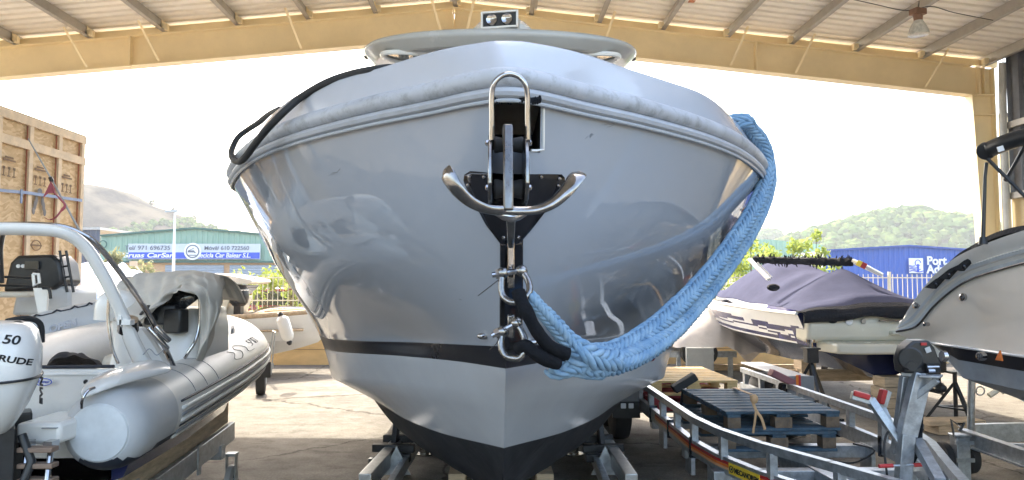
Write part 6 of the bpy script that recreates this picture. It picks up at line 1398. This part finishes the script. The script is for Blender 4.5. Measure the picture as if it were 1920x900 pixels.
# ---- empty galvanised trailer with pallets
tl = thing('boat_trailer', 'empty galvanised double axle boat trailer with orange stripes, carrying pallets', 'trailer', (2.17, 7.3, 0))
CX = 2.17
def rail3(z, w_, h_, side, nm, ys, off=0., mt=None):
    # straight then bending in to the tongue
    xo = .70; pts = [V((CX + side * xo, y, z)) for y in (8.6, 7.0, 5.5)] + [V((CX + side * (xo - .05), 5.05, z)), V((CX + side * (xo - .17), 4.6, z)), V((CX + side * (xo - .38), 4.1, z)), V((CX + side * (xo - .62), 3.5, z))]
    return pts
for side in (-1, 1):
    up_ = rail3(.60, 0, 0, side, '', 0); lo = rail3(.40, 0, 0, side, '', 0)
    m = MB()
    for a, b in zip(up_, up_[1:]): m.beam(a - (b - a).normalized() * .01, b, .05, .05)
    m.build('upper_rail', galv, tl)
    m = MB()
    for a, b in zip(lo, lo[1:]): m.beam(a - (b - a).normalized() * .012, b, .05, .11)
    m.build('lower_rail', galv, tl)
    sm = smooth_path(up_, 6); ps = [V((CX + side * .70, y, .5)) for y in (8.5, 8.0, 7.5, 7.0, 6.5, 6.0, 5.5)] + [V((CX + side * .64, 5.0, .5)), V((CX + side * .50, 4.5, .5)), V((CX + side * .30, 4.05, .5))]
    for p in ps: m = MB(); m.box((p.x, p.y, .505), (.046, .06, .15)); m.build('rail_post', galv, tl)
    # orange and red reflective stripes on the outer face
    mo = MB()
    for a, b in zip(lo[1:-1], lo[2:]):
        d_ = (b - a).normalized(); nn_ = V((d_.y, -d_.x, 0)) * (1 if side > 0 else -1); nn_ = nn_ if nn_.x * side > 0 else -nn_
        if a.y > 5.6: a = a.lerp(b, .2)
        mo.beam(a + nn_ * .0275 + V((0, 0, .024)), b + nn_ * .0275 + V((0, 0, .024)), .004, .018, mi=1); mo.beam(a + nn_ * .0275 + V((0, 0, .005)), b + nn_ * .0275 + V((0, 0, .005)), .004, .016, mi=0); mo.beam(a + nn_ * .0275 + V((0, 0, -.012)), b + nn_ * .0275 + V((0, 0, -.012)), .004, .014, mi=2)
    mo.build('reflective_stripe', [orange_m, red_m, pm('pale orange', (.75, .38, .2), .5)], tl)
    for y in (6.9, 6.2, 5.5): m = MB(); m.box((CX + side * .70, y, .40), (.07, .03, .15)); m.build('u_bolt', steel_dark, tl)
    for y, h_ in ((6.6, .2), (5.7, .2), (5.1, .16)): m = MB(); m.box((CX + side * .68, y, .27), (.03, .18, h_)); m.build('drop_plate', galv, tl)
    # axles, wheels, mudguards
    for y in (7.75, 8.45):
        m = MB(); xw = CX + side * .87; m.lathe([(.13, -.09), (.22, -.092), (.275, -.075), (.29, -.03), (.29, .03), (.275, .075), (.22, .092), (.13, .09)], (xw, y, .29), V((1, 0, 0)), 32); wh = m.build('wheel', black_rub, tl)
        m = MB(); m.lathe([(.03, -.07), (.07, -.06), (.15, -.05), (.165, -.085), (.175, -.085), (.175, .085), (.165, .085), (.15, .05), (.07, .06), (.03, .07)], (xw, y, .29), V((1, 0, 0)), 24); m.build('rim', white_p, wh)
    m = MB(); m.box((CX + side * .87, 8.1, .66), (.27, 1.35, .02)); m.box((CX + side * .87, 7.38, .53), (.27, .02, .30), 0); m.build('mudguard', pm('grey mudguard', (.20, .21, .22), .5), tl, bevel=.01)
    m = MB(); m.box((CX + side * .87, 7.35, .36), (.27, .02, .16)); m.build('light_board', black_pl, tl)
    for dx in (-.03, .045): m = MB(); m.box((CX + side * .87 + dx, 7.335, .40), (.05, .012, .05)); m.build('reflector', white_p, tl, bevel=.006)
    m = MB(); m.box((CX + side * .87 - .04, 7.365, .62), (.025, .008, .14), mi=0); m.box((CX + side * .87 - .015, 7.365, .62), (.02, .008, .14), mi=1); m.build('reflective_tape', [orange_m, red_m], tl)
for y in (8.55, 8.1, 6.9, 5.75, 5.0): m = MB(); m.box((CX, y, .315), (1.44, .10, .09)); m.build('cross_beam', galv, tl, bevel=.004)
m = MB(); m.beam((CX, 5.6, .30), (CX, 3.2, .34), .10, .12); m.build('drawbar', galv, tl, bevel=.005)
for y in (7.75, 8.45): m = MB(); m.tube([(CX - .85, y, .29), (CX + .85, y, .29)], .03, 10); m.build('axle', galv, tl)
# keel rollers / bunks
for x_, y_ in ((-.42, 6.95), (.62, 7.3), (-.5, 7.9)):
    m = MB(); m.beam((CX + x_, y_, .36), (CX + x_ + .02, y_ - .05, .62), .05, .05); m.build('bunk_post', black_pl, tl); m = MB(); Mq = Matrix.Rotation(-.55 if x_ < 0 else .45, 3, 'Y'); m.box((CX + x_ + .01, y_ - .05, .68), (.24, .12, .07), M=Mq); m.build('bunk_pad', pm('dull red pad', (.25, .10, .11), .7) if x_ > 0 else black_rub, tl, bevel=.01)
for side in (-1, 1):
    a = V((CX + side * .16, 4.25, .40)); b = V((CX + side * .30 - .12, 4.15, .86)); m = MB()
# sticker with maker's lettering on the near left rail
lo = rail3(.40, 0, 0, -1, '', 0); a = lo[4]; b = lo[5]; d_ = (b - a).normalized(); nn_ = V((d_.y, -d_.x, 0)); nn_ = nn_ if nn_.x < 0 else -nn_
def stick(t0, L_s):
    a0 = lo[3].lerp(lo[4], t0); d0 = (lo[4] - lo[3]).normalized(); n0 = V((d0.y, -d0.x, 0)); n0 = n0 if n0.x < 0 else -n0; c0_ = a0 + n0 * .033
    m = MB(); m.beam(c0_, c0_ + d0 * L_s, .006, .07); st_ = m.build('sticker', yellow_m, tl)
    m = MB(); m.tube([c0_ + n0 * .005 + d0 * (.035 + .02 * math.cos(q)) + V((0, 0, .02 * math.sin(q))) for q in [k * math.pi / 8 for k in range(16)]], .003, 5, closed=True); m.box(c0_ + n0 * .005 + d0 * .035, (.006, .012, .012)); m.build('emblem', black_pl, st_)
    text('MECANOREM', 'lettering', black_pl, st_, c0_ + n0 * .0045 + d0 * .066 + V((0, 0, -.016)), d0, Zd, .045, .001, bold=.0015, sx=.95)
stick(.35, .33)
# winch post
wp = [P(1688, 925, 3.9), P(1690, 860, 3.88), P(1700, 815, 3.86), P(1722, 705, 3.84)]
m = MB(); m.beam(P(1690, 940, 3.9), P(1700, 812, 3.86), .055, .07, V((1, 0, 0))); m.beam(P(1700, 815, 3.86), P(1728, 700, 3.84), .055, .09, V((1, 0, 0))); m.beam(P(1682, 850, 3.98), P(1700, 705, 3.90), .04, .06, V((1, 0, 0))); m.build('winch_post', galv, tl, bevel=.004)
m = MB(); m.beam(P(1692, 700, 3.9), P(1738, 704, 3.82), .05, .022); m.beam(P(1726, 704, 3.82), P(1765, 706, 3.76), .10, .012); m.beam(P(1758, 712, 3.76), P(1716, 745, 3.84), .03, .03); m.build('winch_bracket', galv, tl, bevel=.003)
m = MB(); cW = P(1728, 672, 3.8)
side_pts = [P(1695, 700, 3.83), P(1693, 672, 3.83), P(1700, 650, 3.83), P(1714, 639, 3.83), P(1742, 638, 3.83), P(1754, 652, 3.83), P(1765, 682, 3.83), P(1766, 702, 3.83)]
m.prism(side_pts, (0, .10, 0)); m.build('winch', black_pl, tl, bevel=.012)
wob_ = kids(tl)[-1]
m = MB(); m.lathe([(.055, 0), (.06, .012), (.052, .02)], P(1707, 672, 3.82), V((-.5, -1, 0)), 24); m.lathe([(.025, .012), (.025, .035)], P(1710, 685, 3.82), V((-.5, -1, 0)), 14); m.build('winch_gear_cover', black_pl, wob_)
m = MB(); m.box(P(1748, 690, 3.815), (.07, .02, .045)); m.build('winch_slot', void_m, wob_); m = MB(); m.tube([P(1738, 688, 3.80), P(1760, 688, 3.80)], .008, 8); m.tube([P(1740, 695, 3.80), P(1752, 695, 3.80)], .010, 8); m.build('winch_shaft', steel, wob_)
m = MB(); m.box(P(1740, 656, 3.825), (.028, .004, .028), M=Matrix.Rotation(-.35, 3, 'Y')); m.build('label', pm('grey label', (.4, .4, .4), .5), wob_); m = MB(); m.box(P(1732, 645, 3.825), (.03, .004, .014)); m.build('red_label', red_m, wob_)
m = MB(); m.lathe([(.028, 0), (.028, .02)], P(1766, 668, 3.87), V((1, 0, 0)), 18); m.build('winch_drum', steel, wob_)
m = MB(); m.beam(P(1722, 740, 3.86), P(1718, 845, 3.9), .02, .05, V((1, 0, 0))); m.beam(P(1718, 845, 3.9), P(1700, 880, 3.9), .01, .04, V((1, 0, 0))); m.build('strap', black_cloth, tl)
# bow snubber arms with red pads
for pts, pad in (([P(1688, 830, 3.9), P(1650, 775, 3.95), P(1634, 752, 3.98), P(1600, 742, 4.0)], (P(1600, 736, 3.99), P(1631, 745, 3.96))), ([P(1682, 820, 4.1), P(1664, 790, 4.12), P(1652, 765, 4.15), P(1662, 735, 4.15)], (P(1650, 757, 4.12), P(1657, 730, 4.12)))):
    m = MB()
    for a, b in zip(pts, pts[1:]): m.beam(a, b + (b - a).normalized() * .01, .04, .045, V((0, 1, 0)))
    m.build('snubber_arm', galv, tl, bevel=.003)
    m = MB(); m.beam(pad[0], pad[1], .05, .028, V((0, 1, 0)) if 0 else V((0, 0, 1))); m.build('snubber_pad', red_m, tl, bevel=.006)
m = MB(); m.tube([P(1648, 874, 3.88), P(1730, 871, 3.84)], .006, 8, mi=0); m.tube([P(1648, 874, 3.86), P(1674, 873, 3.86)], .010, 10, mi=1); m.tube([P(1714, 872, 3.84), P(1732, 871, 3.84)], .010, 10, mi=1); m.build('cross_handle', [galv, red_m], tl)
m = MB(); m.tube(smooth_path([P(1676, 800, 3.95), P(1662, 815, 3.9), P(1658, 845, 3.88), P(1664, 900, 3.88), P(1662, 920, 3.9)], 5), .006, 7); m.build('cable', black_rub, tl)
m = MB(); m.tube(smooth_path([P(1720, 840, 3.85), P(1736, 870, 3.85), P(1744, 905, 3.86)], 5), .005, 7); m.build('cable', black_rub, tl); m = MB(); m.tube(smooth_path([P(1555, 862, 5.0), P(1600, 868, 4.9), P(1640, 845, 4.8), P(1600, 832, 5.0)], 5), .006, 6); m.build('cable', black_rub, tl)
m = MB(); m.beam(P(1712, 815, 3.95), P(1762, 905, 3.6), .05, .05); m.build('tongue_brace', galv, tl)
# second trailer part: stripes board
def pallet(x, y, z, rz, ms, label, grp):
    t = thing('pallet', label, 'pallet', (x, y, z), rz, grp); M = WM[t.name]
    def bb(c, d, nm, mt, mi=0): mm = MB(); mm.box(c, d); mm.v = [tuple(M @ V(p)) for p in mm.v]; return mm.build(nm, mt, t, bevel=.003)
    for i in range(3): bb((0, -.55 + .55 * i, .011), (.86, .10, .022), 'bottom_board', ms[0])
    for i in range(3):
        for k in range(3): bb((-.37 + .37 * k, -.55 + .55 * i, .022 + .039), (.10 if k != 1 else .13, .10, .078), 'block', ms[1])
    for k in range(3): bb((-.37 + .37 * k, 0, .111), (.10, 1.2, .022), 'stringer_board', ms[0])
    for k in range(9): bb((0, -.54 + .135 * k, .133), (.86, .10, .022), 'top_board', ms[0])
    return t
blk = pm('stained pallet block', (.16, .11, .07), .85, var=.4, scale=12, dirt=.4, dirtcol=(.05, .08, .11))
pallet(2.10, 6.1, .362, 0, (wood_blue, blk), 'weathered blue pallet, lower of the blue pair on the trailer', 'blue pallets on the trailer')
pallet(2.13, 6.12, .508, .02, (wood_blue, blk), 'weathered blue pallet, upper of the blue pair with an orange strap over it', 'blue pallets on the trailer')
pallet(1.92, 7.85, .362, 0, (wood_red, wood_red), 'red painted pallet under the raw yellow one on the trailer', None)
pallet(1.94, 7.85, .508, .015, (wood_y, wood_y), 'raw yellow timber pallet on top of the red one', None)
tan = pm('tan strap', (.55, .34, .18), .8, bump=.2)
m = MB(); x = P(1405, 740, 5.5).x; m.beam(P(1376, 729, 6.7) + V((0, 0, .012)), P(1408, 742, 5.48) + V((0, 0, .012)), .03, .004); m.tube(smooth_path([P(1408, 741, 5.46), P(1412, 755, 5.44), P(1418, 770, 5.44), P(1428, 785, 5.44), P(1434, 805, 5.45)], 4), .012, 7, flat=.5); m.tube(smooth_path([P(1418, 768, 5.43), P(1416, 785, 5.43), P(1412, 812, 5.44)], 4), .009, 6, flat=.5); m.ball(P(1414, 748, 5.44), (.03, .02, .035))
tag(m.build('tie_strap', tan), 'tan ratchet strap knotted over the blue pallets', 'strap')
# ---- air
hz = pm('air', (1, 1, 1)); 
hm = bpy.data.materials.new('haze'); hm.use_nodes = True; hn = hm.node_tree; hn.nodes.clear(); ov = hn.nodes.new('ShaderNodeOutputMaterial'); pv = hn.nodes.new('ShaderNodeVolumePrincipled'); pv.inputs['Color'].default_value = (.92, .95, 1, 1); pv.inputs['Density'].default_value = HAZE; hn.links.new(pv.outputs[0], ov.inputs['Volume'])
if HAZE > 0:
    m = MB(); m.box((0, 290, 26), (1000, 640, 56)); hz_ = m.build('haze', hm); hz_['kind'] = 'stuff'; hz_['label'] = 'pale haze hanging in the air in front of the hills'
